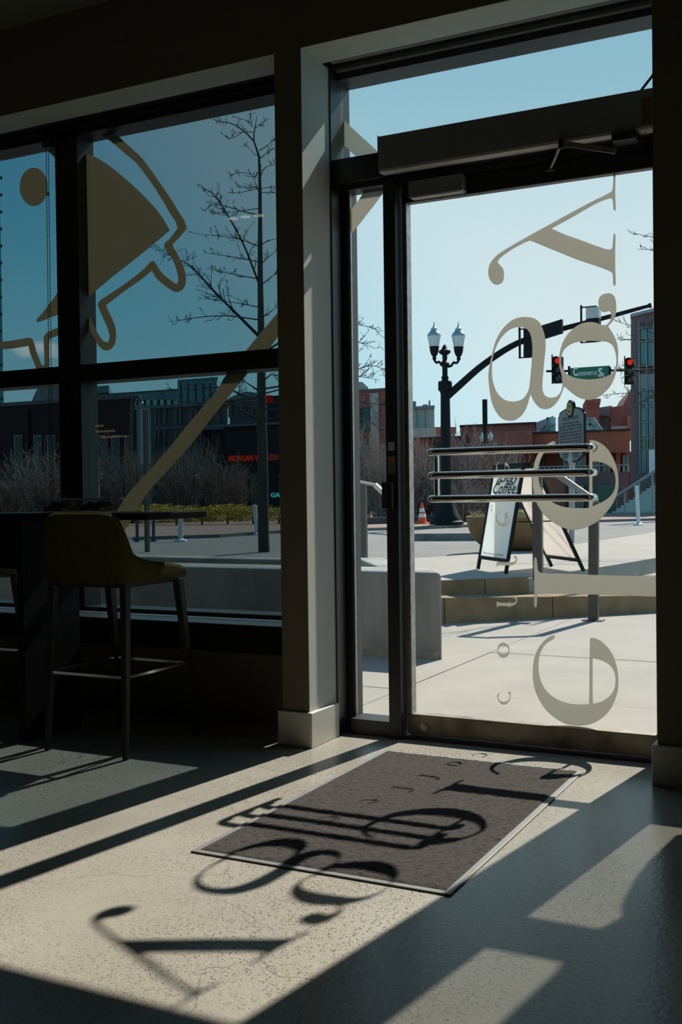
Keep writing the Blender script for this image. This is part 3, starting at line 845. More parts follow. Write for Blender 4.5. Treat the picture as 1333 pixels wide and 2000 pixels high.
def make_stool(name, loc, label, group):
    t = empty(name, loc, label, 'bar stool', group)
    L = Vector(loc)
    prof = [(0.225, 0.235, 0.815, 1.0), (0.238, 0.15, 0.832, 1.0), (0.242, 0.05, 0.845, 1.0), (0.243, -0.05, 0.858, 1.0), (0.243, -0.13, 0.872, 1.0), (0.242, -0.168, 0.895, 0.99),
            (0.236, -0.20, 0.985, 0.95), (0.222, -0.228, 1.055, 0.92), (0.195, -0.243, 1.078, 0.91), (0.13, -0.25, 1.085, 0.91), (0.06, -0.253, 1.086, 0.91), (0, -0.254, 1.086, 0.91)]
    full = prof + [(-x, y, z, k) for x, y, z, k in reversed(prof[:-1])]
    m = MB()
    vs, fs = [], []
    th = 0.038
    n = len(full)
    for i, (x, y, z, k) in enumerate(full):
        r = math.hypot(x, y) or 1
        ix, iy = x * (1 - th / abs(0.245)), y + (th if y < -0.1 else 0)
        zb = 0.765
        if i in (0, n - 1): iy = y - 0.0
        ty = y - (0.02 if y < -0.15 else 0)
        ring = [(x * 0.97, y, zb), (x, y, zb + 0.03), (x * (1 + k) / 2, (y + ty) / 2, (zb + z) / 2), (x * k, ty, z - 0.014), ((x * k + ix * k) / 2, (ty + iy) / 2, z), (ix * k, iy, z - 0.014), (ix * (1 + k) / 2, iy, (zb + z) / 2), (ix, iy, zb)]
        vs += [L + Vector(p) for p in ring]
    q = 8
    for i in range(n - 1):
        for k in range(q):
            fs.append((i * q + k, (i + 1) * q + k, (i + 1) * q + (k + 1) % q, i * q + (k + 1) % q))
    fs.append(tuple(range(q))); fs.append(tuple(reversed(range((n - 1) * q, n * q))))
    m.add(vs, fs)
    m.build('shell', M['fabric'], t, True)
    MB().bbox(L.x - 0.205, L.x + 0.205, L.y - 0.215, L.y + 0.245, 0.765, 0.825, 0.02).build('seat_cushion', M['fabric'], t, True)
    MB().bbox(L.x - 0.20, L.x + 0.20, L.y - 0.20, L.y + 0.21, 0.745, 0.766, 0.004).build('seat_base', M['darkwood'], t)
    for sx in (-1, 1):
        for (ty, by, w) in ((-0.20, -0.235, 0.034), (0.195, 0.30, 0.038)):
            lg = MB()
            a = Vector((sx * 0.205, ty, 0.755)); b = Vector((sx * 0.222, by, 0.0))
            for (p, ww) in ((a, w), (b, w * 0.62)):
                lg.v += [tuple(L + p + Vector((dx * ww / 2, dy * ww / 2, 0))) for dx, dy in ((-1, -1), (1, -1), (1, 1), (-1, 1))]
            lg.f += [(0, 1, 5, 4), (1, 2, 6, 5), (2, 3, 7, 6), (3, 0, 4, 7), (3, 2, 1, 0), (4, 5, 6, 7)]
            lg.build('leg', M['darkwood'], t)
    zz = 0.355
    k = 1 - zz / 0.755
    fx = 0.222 - 0.017 * zz / 0.755
    yn, yf = -0.235 + 0.035 * zz / 0.755, 0.30 - 0.105 * zz / 0.755
    for a, b in (((-fx, yn), (-fx, yf)), ((fx, yn), (fx, yf)), ((-fx, yn), (fx, yn)), ((-fx, yf), (fx, yf))):
        MB().bar(L + Vector((*a, zz)), L + Vector((*b, zz)), 0.012, 0.012).build('footrest', M['chrome'], t)
    return t
make_stool('bar_stool', (-3.2, 3.975, 0), 'mustard upholstered bar stool with its back towards the viewer', 'stools at the bar table')
make_stool('bar_stool', (-4.22, 3.975, 0), 'mustard bar stool half hidden behind the table panel leg', 'stools at the bar table')

# snack boxes on the table
M['plastic'] = glass('clear_plastic', (0.9, 0.9, 0.9), 1.6, 0.08)
M['rimplastic'] = film('frosted_rim', (0.6, 0.62, 0.62), (0.5, 0.5, 0.5))
M['cracker'] = film('cracker', (0.75, 0.42, 0.15), (0.60, 0.38, 0.15))
M['berry'] = pm('dark_berry', (0.03, 0.012, 0.02), (0.06, 0.02, 0.02), 30, 0.4)
M['nut'] = film('brown_nut', (0.45, 0.16, 0.07), (0.36, 0.14, 0.06))
def snack(loc, label, seed):
    t = empty('snack_box', loc, label, 'snack box', 'snack boxes on the bar table')
    L = Vector(loc)
    m = MB()
    a, b = 0.078, 0.092
    for z, s_ in ((0.0, a), (0.058, b)):
        m.v += [tuple(L + Vector((dx * s_, dy * s_ * 0.7, z))) for dx, dy in ((-1, -1), (1, -1), (1, 1), (-1, 1))]
    m.f += [(0, 1, 5, 4), (1, 2, 6, 5), (2, 3, 7, 6), (3, 0, 4, 7), (3, 2, 1, 0)]
    m.build('tub', M['plastic'], t)
    MB().bbox(L.x - 0.104, L.x + 0.104, L.y - 0.072, L.y + 0.072, L.z + 0.058, L.z + 0.066, 0.002).build('lid', M['plastic'], t)
    for x0, x1, y0, y1 in ((-0.104, 0.104, -0.074, -0.068), (-0.104, 0.104, 0.068, 0.074), (-0.104, -0.098, -0.07, 0.07), (0.098, 0.104, -0.07, 0.07)):
        MB().box(L.x + x0, L.x + x1, L.y + y0, L.y + y1, L.z + 0.057, L.z + 0.0675).build('rim', M['rimplastic'], t)
    rg = random.Random(seed)
    for i in range(30):
        bm = bmesh.new()
        kind = rg.choice(['cracker', 'berry', 'nut', 'berry'])
        bmesh.ops.create_icosphere(bm, subdivisions=1, radius=rg.uniform(0.010, 0.015))
        sc_ = Vector((1.3, 1.0, 0.5 if kind == 'cracker' else 0.9))
        c = L + Vector((-0.058 + 0.0232 * (i % 6) + rg.uniform(-.004, .004), -0.03 + 0.06 * ((i // 6) % 5) / 4, 0.014 + 0.012 * (i % 3) + rg.uniform(0, .006)))
        rot = Matrix.Rotation(rg.uniform(0, 3), 3, 'Z') @ Matrix.Rotation(rg.uniform(-.6, .6), 3, 'X')
        for v in bm.verts:
            v.co = c + rot @ Vector((v.co.x * sc_.x, v.co.y * sc_.y, v.co.z * sc_.z))
        mm = MB(); mm.bm(bm)
        mm.build({'cracker': 'cracker', 'berry': 'dried_berry', 'nut': 'nut'}[kind], M[kind], t, True)
snack((-3.56, 4.0, 1.0755), 'clear snack box left of the other on the black table', 1)
snack((-3.335, 4.0, 1.0755), 'clear snack box nearer the pillar on the black table', 2)

# lamps deep in the room (they show as reflections in the dark window)
M['lampwhite'] = emit('warm_lamp', (1.0, 0.86, 0.66), 5.0)
M['lampgold'] = emit('amber_lamp', (1.0, 0.62, 0.25), 1.6)
for i, (x, y) in enumerate(((-4.86, 1.70), (-4.74, 1.70), (-4.62, 1.68))):
    t = empty('ceiling_downlight', (x, y, 3.4), 'small round ceiling downlight, %s of three in a row' % ('left', 'middle', 'right')[i], 'downlight', 'downlights above the bar table')
    MB().tube([(x, y, 3.50), (x, y, 3.59)], 0.008, 8).build('stem', M['blackplastic'], t)
    MB().lathe((x, y, 3.44), [(0.046, 0.0), (0.046, 0.05), (0.02, 0.065)], 20).build('can', M['blackplastic'], t, True)
    MB().lathe((x, y, 3.436), [(0.042, 0.0), (0.042, 0.006)], 20).build('lens', M['lampwhite'], t)
for i, (xa, xb, z) in enumerate(((-11.81, -11.28, 2.14), (-11.66, -11.28, 2.215), (-11.43, -11.28, 2.285))):
    t = empty('linear_pendant', ((xa + xb) / 2, -5 + i * 0.3, z), 'thin amber linear pendant lamp, %s of the stack' % ('lowest', 'middle', 'highest')[i], 'pendant lamp', 'linear pendants over the counter')
    MB().box(xa, xb, -5.02 + i * 0.3, -4.98 + i * 0.3, z - 0.014, z + 0.014).build('light_bar', M['lampgold'], t)
    for x in (xa + 0.03, xb - 0.03):
        MB().tube([(x, -5 + i * 0.3, z + 0.014), (x, -5 + i * 0.3, 3.59)], 0.003, 6).build('cable', M['blackplastic'], t)
    MB().box(xa, xb, -5.022 + i * 0.3, -4.978 + i * 0.3, z + 0.014, z + 0.022).build('cap', M['blackplastic'], t)

# =================================================================== OUTSIDE
M['slab'] = pm('sidewalk_concrete', (0.3432, 0.3159, 0.2769), (0.2886, 0.2652, 0.234), 2.2, 0.9, bump=0.15, bscale=90, detail=10)
M['joint'] = pm('joint_dirt', (0.10, 0.09, 0.08), None, 10, 0.95)
M['kerb'] = pm('kerb_concrete', (0.2808, 0.2028, 0.117), (0.1872, 0.1326, 0.0741), 5, 0.95, bump=0.4, bscale=60, detail=12)
M['plaza'] = pm('plaza_concrete', (0.351, 0.3214, 0.2808), (0.3003, 0.2746, 0.2418), 1.6, 0.9, bump=0.1, bscale=70)
M['block'] = pm('cast_concrete', (0.36, 0.36, 0.345), (0.20, 0.205, 0.20), 1.5, 0.9, bump=0.2, bscale=40, aniso=(2.2, 2.2, 0.5), detail=10)
M['asphalt'] = pm('asphalt', (0.2106, 0.1989, 0.1833), (0.1638, 0.156, 0.1482), 1.2, 0.9, bump=0.1, bscale=80)
M['farwalk'] = pm('far_brick_walk', (0.2808, 0.1716, 0.1326), (0.234, 0.1404, 0.1092), 3, 0.9)
M['soil'] = pm('soil', (0.06, 0.045, 0.03), (0.09, 0.07, 0.045), 12, 0.95, bump=0.5, bscale=30)
M['postgrey'] = pm('painted_steel_post', (0.09, 0.088, 0.08), (0.07, 0.068, 0.06), 12, 0.5, metal=0.2)
M['railtop'] = pm('bare_steel_flat', (0.42, 0.44, 0.45), (0.36, 0.38, 0.39), 20, 0.35, metal=0.6)
M['black'] = pm('black_painted_iron', (0.010, 0.012, 0.013), (0.014, 0.017, 0.018), 10, 0.6, spec=0.12)
M['white'] = pm('white_panel', (0.72, 0.71, 0.68), (0.68, 0.67, 0.63), 4, 0.6)
M['boardback'] = film('fluted_plastic_back', (0.80, 0.74, 0.70), (0.75, 0.72, 0.68))
M['poster'] = film('poster_sheet', (0.90, 0.94, 0.94), (0.9, 0.92, 0.9))
M['ink'] = pm('print_ink', (0.03, 0.03, 0.032), None, 8, 0.6)

# lower sidewalk: ground slab with concrete slabs on it
sw = empty('sidewalk', (-2, 7, -0.06), 'pale concrete sidewalk slabs just outside the glass door', 'sidewalk')
sw['kind'] = 'structure'
MB().box(-14, 6, 4.76, 9.6, -0.16, -0.03).build('joint_bed', M['joint'], sw)
xs_ = [-14, -11.6, -8.6, -5.6, -2.56, 0.5, 3.4, 6]
ys_ = [4.76, 5.765, 7.34, 8.92, 10.5]
for i in range(len(xs_) - 1):
    for j in range(len(ys_) - 1):
        dz = ((i * 7 + j * 3) % 5) * 0.0006
        MB().box(xs_[i] + 0.004, xs_[i + 1] - 0.004, ys_[j] + 0.004, ys_[j + 1] - 0.004, -0.06, -0.003 + dz).build('slab', M['slab'], sw)
# two steps up to the plaza
kA, kB = Vector((-3.484, 8.787)), Vector((-1.978, 10.29))
kd = (kB - kA).normalized()
kn = Vector((-kd.y, kd.x))
st = empty('kerb_step', (-2.5, 9.8, 0), kind='structure')
def step_piece(a, b, off, dep, z0, za, zb, name):
    p, q = kA + kd * a + kn * off, kA + kd * b + kn * off
    p2, q2 = p + kn * dep, q + kn * dep
    m = MB()
    m.v = [(p.x, p.y, z0), (q.x, q.y, z0), (q2.x, q2.y, z0), (p2.x, p2.y, z0), (p.x, p.y, za), (q.x, q.y, zb), (q2.x, q2.y, zb), (p2.x, p2.y, za)]
    m.f = [(3, 2, 1, 0), (4, 5, 6, 7), (0, 1, 5, 4), (1, 2, 6, 5), (2, 3, 7, 6), (3, 0, 4, 7)]
    return m.build(name, M['kerb'], st)
zk = lambda s: 0.224 - 0.066 * s / 2.13
for a, b in ((-1.2, 0.0), (0.006, 1.06), (1.066, 2.6), (2.606, 4.6)):
    step_piece(a, b - 0.003, 0, 0.5, -0.05, zk(a), zk(b), 'kerb_stone')
for a, b in ((-1.2, 0.55), (0.553, 1.0)):
    step_piece(a, b - 0.003, 0.33, 0.4, -0.05, 0.345, 0.35, 'kerb_stone')
# plaza: upper paving and the lower ramp behind the kerb
ra = kA + kn * 0.45
tag(MB().add([(ra.x + kd.x * 0.3, ra.y + kd.y * 0.3, 0.15), (ra.x + kd.x * 6, ra.y + kd.y * 6, 0.06), (6, 30, 0.30), (-2.6, 30, 0.34)], [(0, 1, 2, 3)]).build('ramp_ground', M['plaza'], fix=False), kind='structure')
pz = [(-5.65, 11.4), (-5.35, 8.6), (-4.2, 8.42)]
s2 = kA + kn * 0.36
pz += [(s2.x + kd.x * 0.3, s2.y + kd.y * 0.3), (s2.x + kd.x * 0.98, s2.y + kd.y * 0.98), (-2.84, 10.4), (-2.62, 11.6), (-2.40, 13.2), (-2.0, 16.0), (-1.2, 21.5), (-3.9, 21.5), (-4.2, 15.4), (-4.55, 13.7), (-5.1, 12.2)]
plz = MB().slab(pz, 0.0, 0.35).build('plaza_ground', M['plaza'])
tag(plz, kind='structure')
# road and the far side
tag(MB().slab([(-70, 7.6), (-5.3, 7.6), (-5.3, 9.0), (-5.55, 11.2), (-5.1, 12.1), (-4.6, 13.6), (-4.2, 15.3), (-3.9, 21.4), (30, 22), (30, 60), (-70, 60)], 0.0, 0.30).build('road_ground', M['asphalt']), kind='structure')
fp = [gnd(x, y, 0.36) for x, y in ((-160, 1090), (38, 1073), (250, 1049), (420, 1044), (540, 1036), (690, 1032), (860, 1027), (1000, 1020), (1290, 1012), (1500, 1006))]
fpl = [(p.x, p.y) for p in fp]
tag(MB().slab([(-90, fpl[0][1])] + fpl + [(60, 150), (-90, 150)], 0.0, 0.36).build('far_ground', M['farwalk']), kind='structure')
kf = MB()
for a, b in zip(fpl[:-1], fpl[1:]):
    kf.bar((a[0], a[1], 0.327), (b[0], b[1], 0.327), 0.26, 0.08)
wl_ = [gnd(x, y, 0.36) for x, y in ((560, 1030), (690, 1025), (860, 1019), (1000, 1013), (1040, 1010))]
lw_ = MB()
for a, b in zip(wl_[:-1], wl_[1:]):
    lw_.bar((a.x, a.y, 0.44), (b.x, b.y, 0.44), 0.20, 0.18)
tag(lw_.build('low_wall', pm('dark_stone_edge', (0.05, 0.055, 0.06), None, 4, 0.8)), 'low dark stone edging in front of the bare shrubs', 'wall', kind='structure')
tag(MB().slab([(p.x, p.y) for p in wl_] + [(wl_[-1].x + 0.5, wl_[-1].y + 6), (wl_[0].x - 3, wl_[0].y + 7)], 0.30, 0.372).build('shrub_bed', pm('bark_mulch', (0.07, 0.045, 0.03), (0.045, 0.03, 0.02), 20, 0.95, bump=0.5)), kind='structure')
tag(kf.build('far_kerb', pm('far_kerb_stone', (0.22, 0.21, 0.19), None, 3, 0.9)), kind='structure')
tag(MB().slab([(-200, 150), (200, 150), (200, 400), (-200, 400)], 0.0, 0.4).build('distant_ground', M['asphalt']), kind='structure')

# long concrete planter running along the front of the building
pb = empty('concrete_planter', (-6, 7.5, 0), 'long low cast concrete planter box along the building front', 'planter')
def rounded_end(pts, z0, z1, name, mat_, bev=0.03):
    bm = bmesh.new()
    vs = [bm.verts.new((p[0], p[1], z0)) for p in pts]
    f = bm.faces.new(vs)
    r = bmesh.ops.extrude_face_region(bm, geom=[f])
    for v in [e for e in r['geom'] if isinstance(e, bmesh.types.BMVert)]: v.co.z = z1
    bmesh.ops.recalc_face_normals(bm, faces=bm.faces[:])
    ed = [e for e in bm.edges if not (abs(e.verts[0].co.z - z0) < 1e-6 and abs(e.verts[1].co.z - z0) < 1e-6)]
    bmesh.ops.bevel(bm, geom=ed, offset=bev, segments=3, affect='EDGES', profile=0.5)
    m = MB(); m.bm(bm)
    return m.build(name, mat_, pb, True)
rounded_end([(-12, 6.88), (-2.745, 6.88), (-3.00, 7.28), (-12, 7.16)], 0.0, 0.60, 'front_wall', M['block'])
rounded_end([(-12, 8.30), (-4.05, 8.30), (-4.22, 8.55), (-12, 8.55)], 0.0, 0.57, 'back_wall', M['block'])
rounded_end([(-3.32, 7.20), (-3.06, 7.20), (-3.92, 8.50), (-4.20, 8.50)], 0.0, 0.585, 'end_wall', M['block'], 0.02)
MB().slab([(-12, 7.1), (-3.25, 7.1), (-4.15, 8.4), (-12, 8.4)], 0.1, 0.46).build('soil_bed', M['soil'], pb)
MB().box(-12, -2.78, 6.865, 6.89, 0.0, 0.05).build('foot_ledge', M['slab'], pb)
gr = MB()
rng = random.Random(11)
for i in range(5200):
    x = rng.uniform(-9, -3.7); y = rng.uniform(7.25, 8.25)
    if x > -3.3 - (y - 7.1) * 0.68 - 0.05: continue
    if -6.1 < x < -5.3 and rng.random() < 0.8: continue
    h_ = rng.uniform(0.05, 0.14); a = rng.uniform(0, 6.28); w_ = 0.004
    dx, dy = math.cos(a), math.sin(a)
    ln = rng.uniform(0.01, 0.06)
    gr.add([(x - dy * w_, y + dx * w_, 0.455), (x + dy * w_, y - dx * w_, 0.455), (x + dx * ln, y + dy * ln, 0.455 + h_)], [(0, 1, 2)])
g_ = gr.build('dry_grass', pm('dry_grass_blades', (0.55, 0.47, 0.18), (0.42, 0.36, 0.12), 8, 0.8), fix=False)
tag(g_, 'short dry yellow grass growing in the concrete planter', 'grass', kind='stuff')

# step railings
def railing(P, label):
    t = empty('step_railing', (P[0][0].x, P[0][0].y, P[0][0].z), label, 'railing', 'steel railings at the steps')
    (a0, a1), (b0, b1), mid = P
    for q0, q1 in ((a0, a1), (b0, b1)):
        m = MB(); m.bar(q0, q1, 0.085, 0.05, (0, 1, 0)); m.build('post', M['postgrey'], t)
    tb_ = MB(); tb_.bar(a1 + Vector((-0.03, 0, 0.01)), mid, 0.05, 0.03, (0, 0, 1)); tb_.build('top_bar', M['railtop'], t)
    tb_ = MB(); tb_.bar(mid, b1 + Vector((0.02, 0, 0.0)), 0.05, 0.05, (0, 0, 1)); tb_.build('sloped_bar', M['railtop'], t)
    for q0 in (a0, b0):
        MB().box(q0.x - 0.09, q0.x + 0.09, q0.y - 0.06, q0.y + 0.06, q0.z, q0.z + 0.008).build('foot_plate', M['postgrey'], t)
b0 = gnd(1160, 1212, 0.0)
YR = b0.y
b1 = at(1161, 980, YR); a1 = at(1050, 930, YR); a0 = Vector((a1.x, YR, 0.35)); md = at(1092, 929, YR)
a0.z = 0.35
railing(((a0, a1), (b0, b1), md), 'grey steel step railing right of the sandwich board')
YL = gnd(715, 1097, 0.35).y
c1 = at(709, 943, YL); c0_ = Vector((c1.x, YL, 0.35)); e1_ = at(769, 985, YL); e0_ = Vector((e1_.x, YL, 0.30)); md = at(733, 947, YL)
e0_.z = 0.35
railing(((c0_, c1), (e0_, e1_), md), 'grey steel railing seen through the narrow sidelight')

# ------------------------------------------------------------------ sandwich board
sg = empty('sandwich_board', (-3.3, 10.0, 0.35), 'black framed sandwich board reading Elegy Coffee on the plaza', 'sign')
zg = 0.35
fl_, fr_ = gnd(939, 1112, zg), gnd(992, 1121, zg)
wdir = (fr_ - fl_); wdir.z = 0
sw_ = 0.74
wdir.normalize()
bdir = Vector((-wdir.y, wdir.x, 0))     # away from the front
if bdir.y < 0: bdir = -bdir
fc = (fl_ + fr_) / 2 - wdir * 0.02
fl_, fr_ = fc - wdir * sw_ / 2, fc + wdir * sw_ / 2
HT = 1.06
def board(foot, lean, ln_, nm):
    """foot: centre of the feet, lean: unit vector that the board leans along (towards the ridge)"""
    upd = (Vector((0, 0, HT)) + lean * ln_).normalized()
    nr = wdir.cross(upd).normalized()
    if nr.dot(lean) > 0: nr = -nr          # outward
    Lh = math.hypot(HT, ln_)
    l, r = foot - wdir * sw_ / 2, foot + wdir * sw_ / 2
    th = 0.028
    for q in (l, r):
        m = MB(); m.obox(q - wdir * (0.0 if q is l else 0.032), wdir * 0.032, nr * th, upd * Lh); m.build('frame_side', M['black'], sg)
    for s0 in (0.105, Lh - 0.045):
        m = MB(); m.obox(l + wdir * 0.032 + upd * s0, wdir * (sw_ - 0.064), nr * th, upd * 0.035); m.build('frame_rail', M['black'], sg)
    m = MB(); m.obox(l + wdir * 0.030 + upd * 0.12 + nr * 0.008, wdir * (sw_ - 0.06), nr * 0.008, upd * (Lh - 0.155))
    pn = m.build(nm, M['poster'] if nm == 'poster' else M['boardback'], sg)
    return l, r, upd, nr, Lh, pn
l, r, upd, nr, Lh, pn = board(fc, bdir, 0.20, 'poster')
pr_ = lambda u, s: l + wdir * u + upd * s + nr * 0.0175
text_mesh('lettering', '¡Elegy', 0.165, M['ink'], pn, pr_(0.13, 0.905), wdir, upd, 0.25, 0.001, width=0.54, bold=0.003)
text_mesh('lettering', 'Coffee!', 0.165, M['ink'], pn, pr_(0.055, 0.785), wdir, upd, 0.25, 0.001, width=0.63, bold=0.003)
text_mesh('small_print', 'Directions inside', 0.028, M['ink'], pn, pr_(0.09, 0.165), wdir, upd, 0.1, 0.001, width=0.50)['kind'] = 'stuff'
for u, s in ((0.10, 0.62), (0.11, 0.58), (0.50, 0.55), (0.51, 0.51)):
    text_mesh('star', '*', 0.07, M['ink'], pn, pr_(u, s), wdir, upd, 0, 0.001)
back = fc + bdir * 0.80
board(back, -bdir, 0.52, 'back_panel')
ml = MB(); ml.bar(fc + wdir * 0.30 + bdir * 0.14 + Vector((0, 0, 0.5)), back + wdir * 0.30 - bdir * 0.14 + Vector((0, 0, 0.5)), 0.02, 0.012); ml.build('spreader', M['black'], sg)
hd = MB(); hd.bar(fc - wdir * 0.30 + bdir * 0.24 + Vector((0, 0, HT + 0.0)), fc + wdir * 0.30 + bdir * 0.24 + Vector((0, 0, HT + 0.0)), 0.10, 0.03); hd.build('hinge_cap', M['black'], sg)

# bowl planter behind the board
M['bowl'] = pm('brown_aggregate', (0.26, 0.15, 0.065), (0.18, 0.10, 0.04), 60, 0.9, bump=0.4, bscale=120)
bc_ = gnd(1013, 1073, 0.35)
bw = empty('bowl_planter', bc_, 'wide round brown aggregate bowl planter behind the sandwich board', 'planter')
r0 = 0.70
MB().lathe(bc_, [(0.36, 0.0), (0.50, 0.05), (0.60, 0.14), (0.67, 0.27), (r0, 0.40), (r0 + 0.01, 0.46), (r0 - 0.05, 0.46), (r0 - 0.07, 0.40)], 32).build('bowl', M['bowl'], bw, True)
MB().lathe(bc_ + Vector((0, 0, 0.385)), [(r0 - 0.06, 0.0), (r0 - 0.06, 0.03)], 24).build('soil', M['soil'], bw)
pl_ = MB()
rng = random.Random(5)
for i in range(420):
    a, rr_ = rng.uniform(0, 6.28), r0 * 0.9 * math.sqrt(rng.random())
    p = bc_ + Vector((math.cos(a) * rr_, math.sin(a) * rr_, 0.41))
    q = p + Vector((rng.uniform(-.12, .12), rng.uniform(-.12, .12), rng.uniform(.03, .16)))
    pl_.tube([p, p.lerp(q, .5) + Vector((0, 0, .02)), q], [0.006, 0.005, 0.002], 3, False)
pl_.build('dry_plants', pm('dry_plant', (0.50, 0.42, 0.22), (0.34, 0.26, 0.12), 5, 0.9), bw, fix=False)

# rubber wheel stop
ws_ = gnd(895, 1057, 0.30)
wk = MB()
wk.obox(ws_ + Vector((-0.85, -0.15, 0)), (1.5, 0.5, 0), (-0.08, 0.22, 0), (0, 0, 0.13))
wsp = wk.build('wheel_stop', pm('grey_rubber', (0.12, 0.12, 0.12), (0.22, 0.22, 0.21), 7, 0.8))
tag(wsp, 'low grey rubber wheel stop on the road beside the bowl planter', 'wheel stop')

# ------------------------------------------------------------------ historical marker
M['plaque'] = pm('cast_grey_plaque', (0.20, 0.20, 0.205), (0.15, 0.15, 0.155), 5, 0.55, metal=0.3)
M['steelpole'] = pm('galvanised_pole', (0.40, 0.39, 0.37), (0.33, 0.32, 0.30), 6, 0.6)
mb_ = gnd(1117, 1060, 0.35)
hm = empty('historical_marker', mb_, 'cast grey historical marker plaque with gold seal on a pole', 'marker')
MB().tube([mb_, at(1118, 905, mb_.y)], 0.045, 14).build('pole', M['steelpole'], hm, True)
MB().lathe(at(1118, 905, mb_.y), [(0.05, 0.0), (0.07, 0.06), (0.045, 0.12), (0.05, 0.17)], 14).build('collar', M['steelpole'], hm, True)
ang = R(-52)
pd = Vector((math.cos(ang), math.sin(ang), 0))     # to the right and nearer
pc = at(1117, 850, mb_.y)
PW, PH = 0.56, 0.42
pnm = Vector((pd.y, -pd.x, 0))
if pnm.y > 0: pnm = -pnm
def pq(u, w, d=0.0): return pc + pd * u + Vector((0, 0, w)) + pnm * d
ol = [(-0.50, -0.26), (-0.46, -0.28), (-0.44, -0.33), (-0.25, -0.40), (0, -0.425), (0.25, -0.40), (0.44, -0.33), (0.46, -0.28), (0.50, -0.26), (0.50, 0.30), (0.46, 0.32), (0.44, 0.37), (0.25, 0.41), (0, 0.425), (-0.25, 0.41), (-0.44, 0.37), (-0.46, 0.32), (-0.50, 0.30)]
MB().poly([[pq(x, y, -0.02) for x, y in ol]], pnm * 0.03).build('rim', M['black'], hm)
pk_ = MB().poly([[pq(x * 0.95, y * 0.95, 0.008) for x, y in ol]], pnm * 0.006).build('plaque', M['plaque'], hm)
lines = ['WILLIAM WALKER', 'Grey-eyed Man of Destiny', 'Born May 8, 1824, Walker moved to', 'this site from 6th Ave. S. in 1840.', 'In early life he was doctor, lawyer', '& journalist. He invaded Mexico in', '1853 with 46 men & proclaimed him-',
         'self Pres., Republic of Lower Calif.', 'Led forces into Nicaragua in 1855;', 'was elected its Pres. in 1856. In', 'attempt to wage war on Honduras', 'was captured & executed', 'Sept. 12, 1860.']
zz = 0.235
for i, tx in enumerate(lines):
    wd = 0.62 if i == 0 else 0.66 if i == 1 else 0.84 if i < 10 else 0.6
    text_mesh('raised_text', tx, 0.075 if i == 0 else 0.052, M['ink'], pk_, pq(-wd / 2, zz, 0.0145), pd, (0, 0, 1), 0, 0.003, width=wd, bold=0.001)['kind'] = 'stuff'
    zz -= 0.060 if i == 0 else 0.047
sc0 = pq(0, 0.40, 0.012)
def disc(c, r, d0, d1, n=24):
    return MB().tube([c + pnm * d0, c + pnm * d1], r, n)
disc(sc0, 0.135, -0.03, 0.012).build('seal', M['black'], hm)
gold = pm('gilt', (0.50, 0.34, 0.10), (0.40, 0.27, 0.07), 12, 0.4, metal=0.5)
gm = MB()
for k in range(16):
    a = 2 * math.pi * k / 16
    v = pd * math.cos(a) + Vector((0, 0, 1)) * math.sin(a)
    gm.bar(sc0 + pnm * 0.015 + v * 0.07, sc0 + pnm * 0.015 + v * 0.105, 0.016, 0.006, pnm)
n_ = 24
ring = [[sc0 + pnm * 0.013 + (pd * math.cos(2 * math.pi * k / n_) + Vector((0, 0, 1)) * math.sin(2 * math.pi * k / n_)) * rr for k in range(n_)] for rr in (0.085, 0.06)]
gm.poly(ring, pnm * 0.006)
gm.tube([sc0 + pnm * 0.012, sc0 + pnm * 0.018], 0.035, 16)
gm.build('seal_ring', gold, hm)

# ------------------------------------------------------------------ lamp post with twin lanterns, mast arm
YP = 24.0
lb = at(873, 1024, YP)
lp = empty('lamp_post', lb, 'black ornate twin lantern street lamp post across the road', 'lamp post')
PXM = (at(973, 900, YP) - at(873, 900, YP)).length / 100.0     # metres per pixel there
def prof(pairs, yref=1024):
    return [(r * PXM, (yref - y) * PXM) for r, y in pairs]
MB().lathe(lb, prof([(32, 1024), (32, 1019), (28, 1017), (26, 1010), (22, 1004), (20, 998), (16, 992), (14, 978), (11, 972)]), 20).build('base', M['black'], lp, True)
MB().lathe(lb, prof([(10, 974), (9.5, 860), (8.6, 780), (9.4, 778), (9.4, 774), (8.6, 772), (8.2, 757)]), 18).build('shaft', M['black'], lp, True)
MB().lathe(lb, prof([(12, 775), (13, 772), (13, 760), (12, 757)]), 16).build('clamp', M['black'], lp)
MB().lathe(lb, prof([(7, 757), (6, 754), (7, 750), (5, 746), (5, 730), (6, 728), (10, 724), (7, 721), (4, 718), (5, 712), (4, 709), (11, 704), (11, 700), (6, 697), (4, 692), (0.5, 688)]), 14).build('finial', M['black'], lp, True)
M['lantern'] = pm('frosted_lantern', (0.62, 0.63, 0.62), (0.56, 0.57, 0.56), 4, 0.3, spec=0.6)
M['lanterncap'] = pm('silver_cap', (0.40, 0.42, 0.42), (0.34, 0.36, 0.36), 6, 0.35, metal=0.6)
def lantern(cx_, base_y, dx):
    c = at(cx_, base_y, YP)
    k = 1.0
    MB().lathe(c, prof([(3, 708), (4, 704), (3, 702), (6, 698), (8, 692), (9, 684), (9.5, 683)], 708), 14).build('lantern_base', M['black'], lp, True)
    MB().lathe(c, prof([(9, 683), (11, 672), (12.5, 664), (12.5, 662)], 708), 14).build('lantern_glass', M['lantern'], lp, True)
    MB().lathe(c, prof([(13, 664), (13, 662), (11, 658), (7, 654), (6, 651), (6, 649), (3, 647), (1.5, 645), (0.6, 637)], 708), 14).build('lantern_cap', M['lanterncap'], lp, True)
    P = [at(x, y, YP) for x, y in ((cx_, base_y), (cx_ + dx * 4, base_y + 5), (cx_ + dx * 10, base_y + 4), (cx_ + dx * 14, base_y + 10), (cx_ + dx * 20, base_y + 12), (873, base_y + 4))]
    MB().tube(smooth_loop(P, 4, False), 2.4 * PXM, 8).build('scroll_arm', M['black'], lp, True)
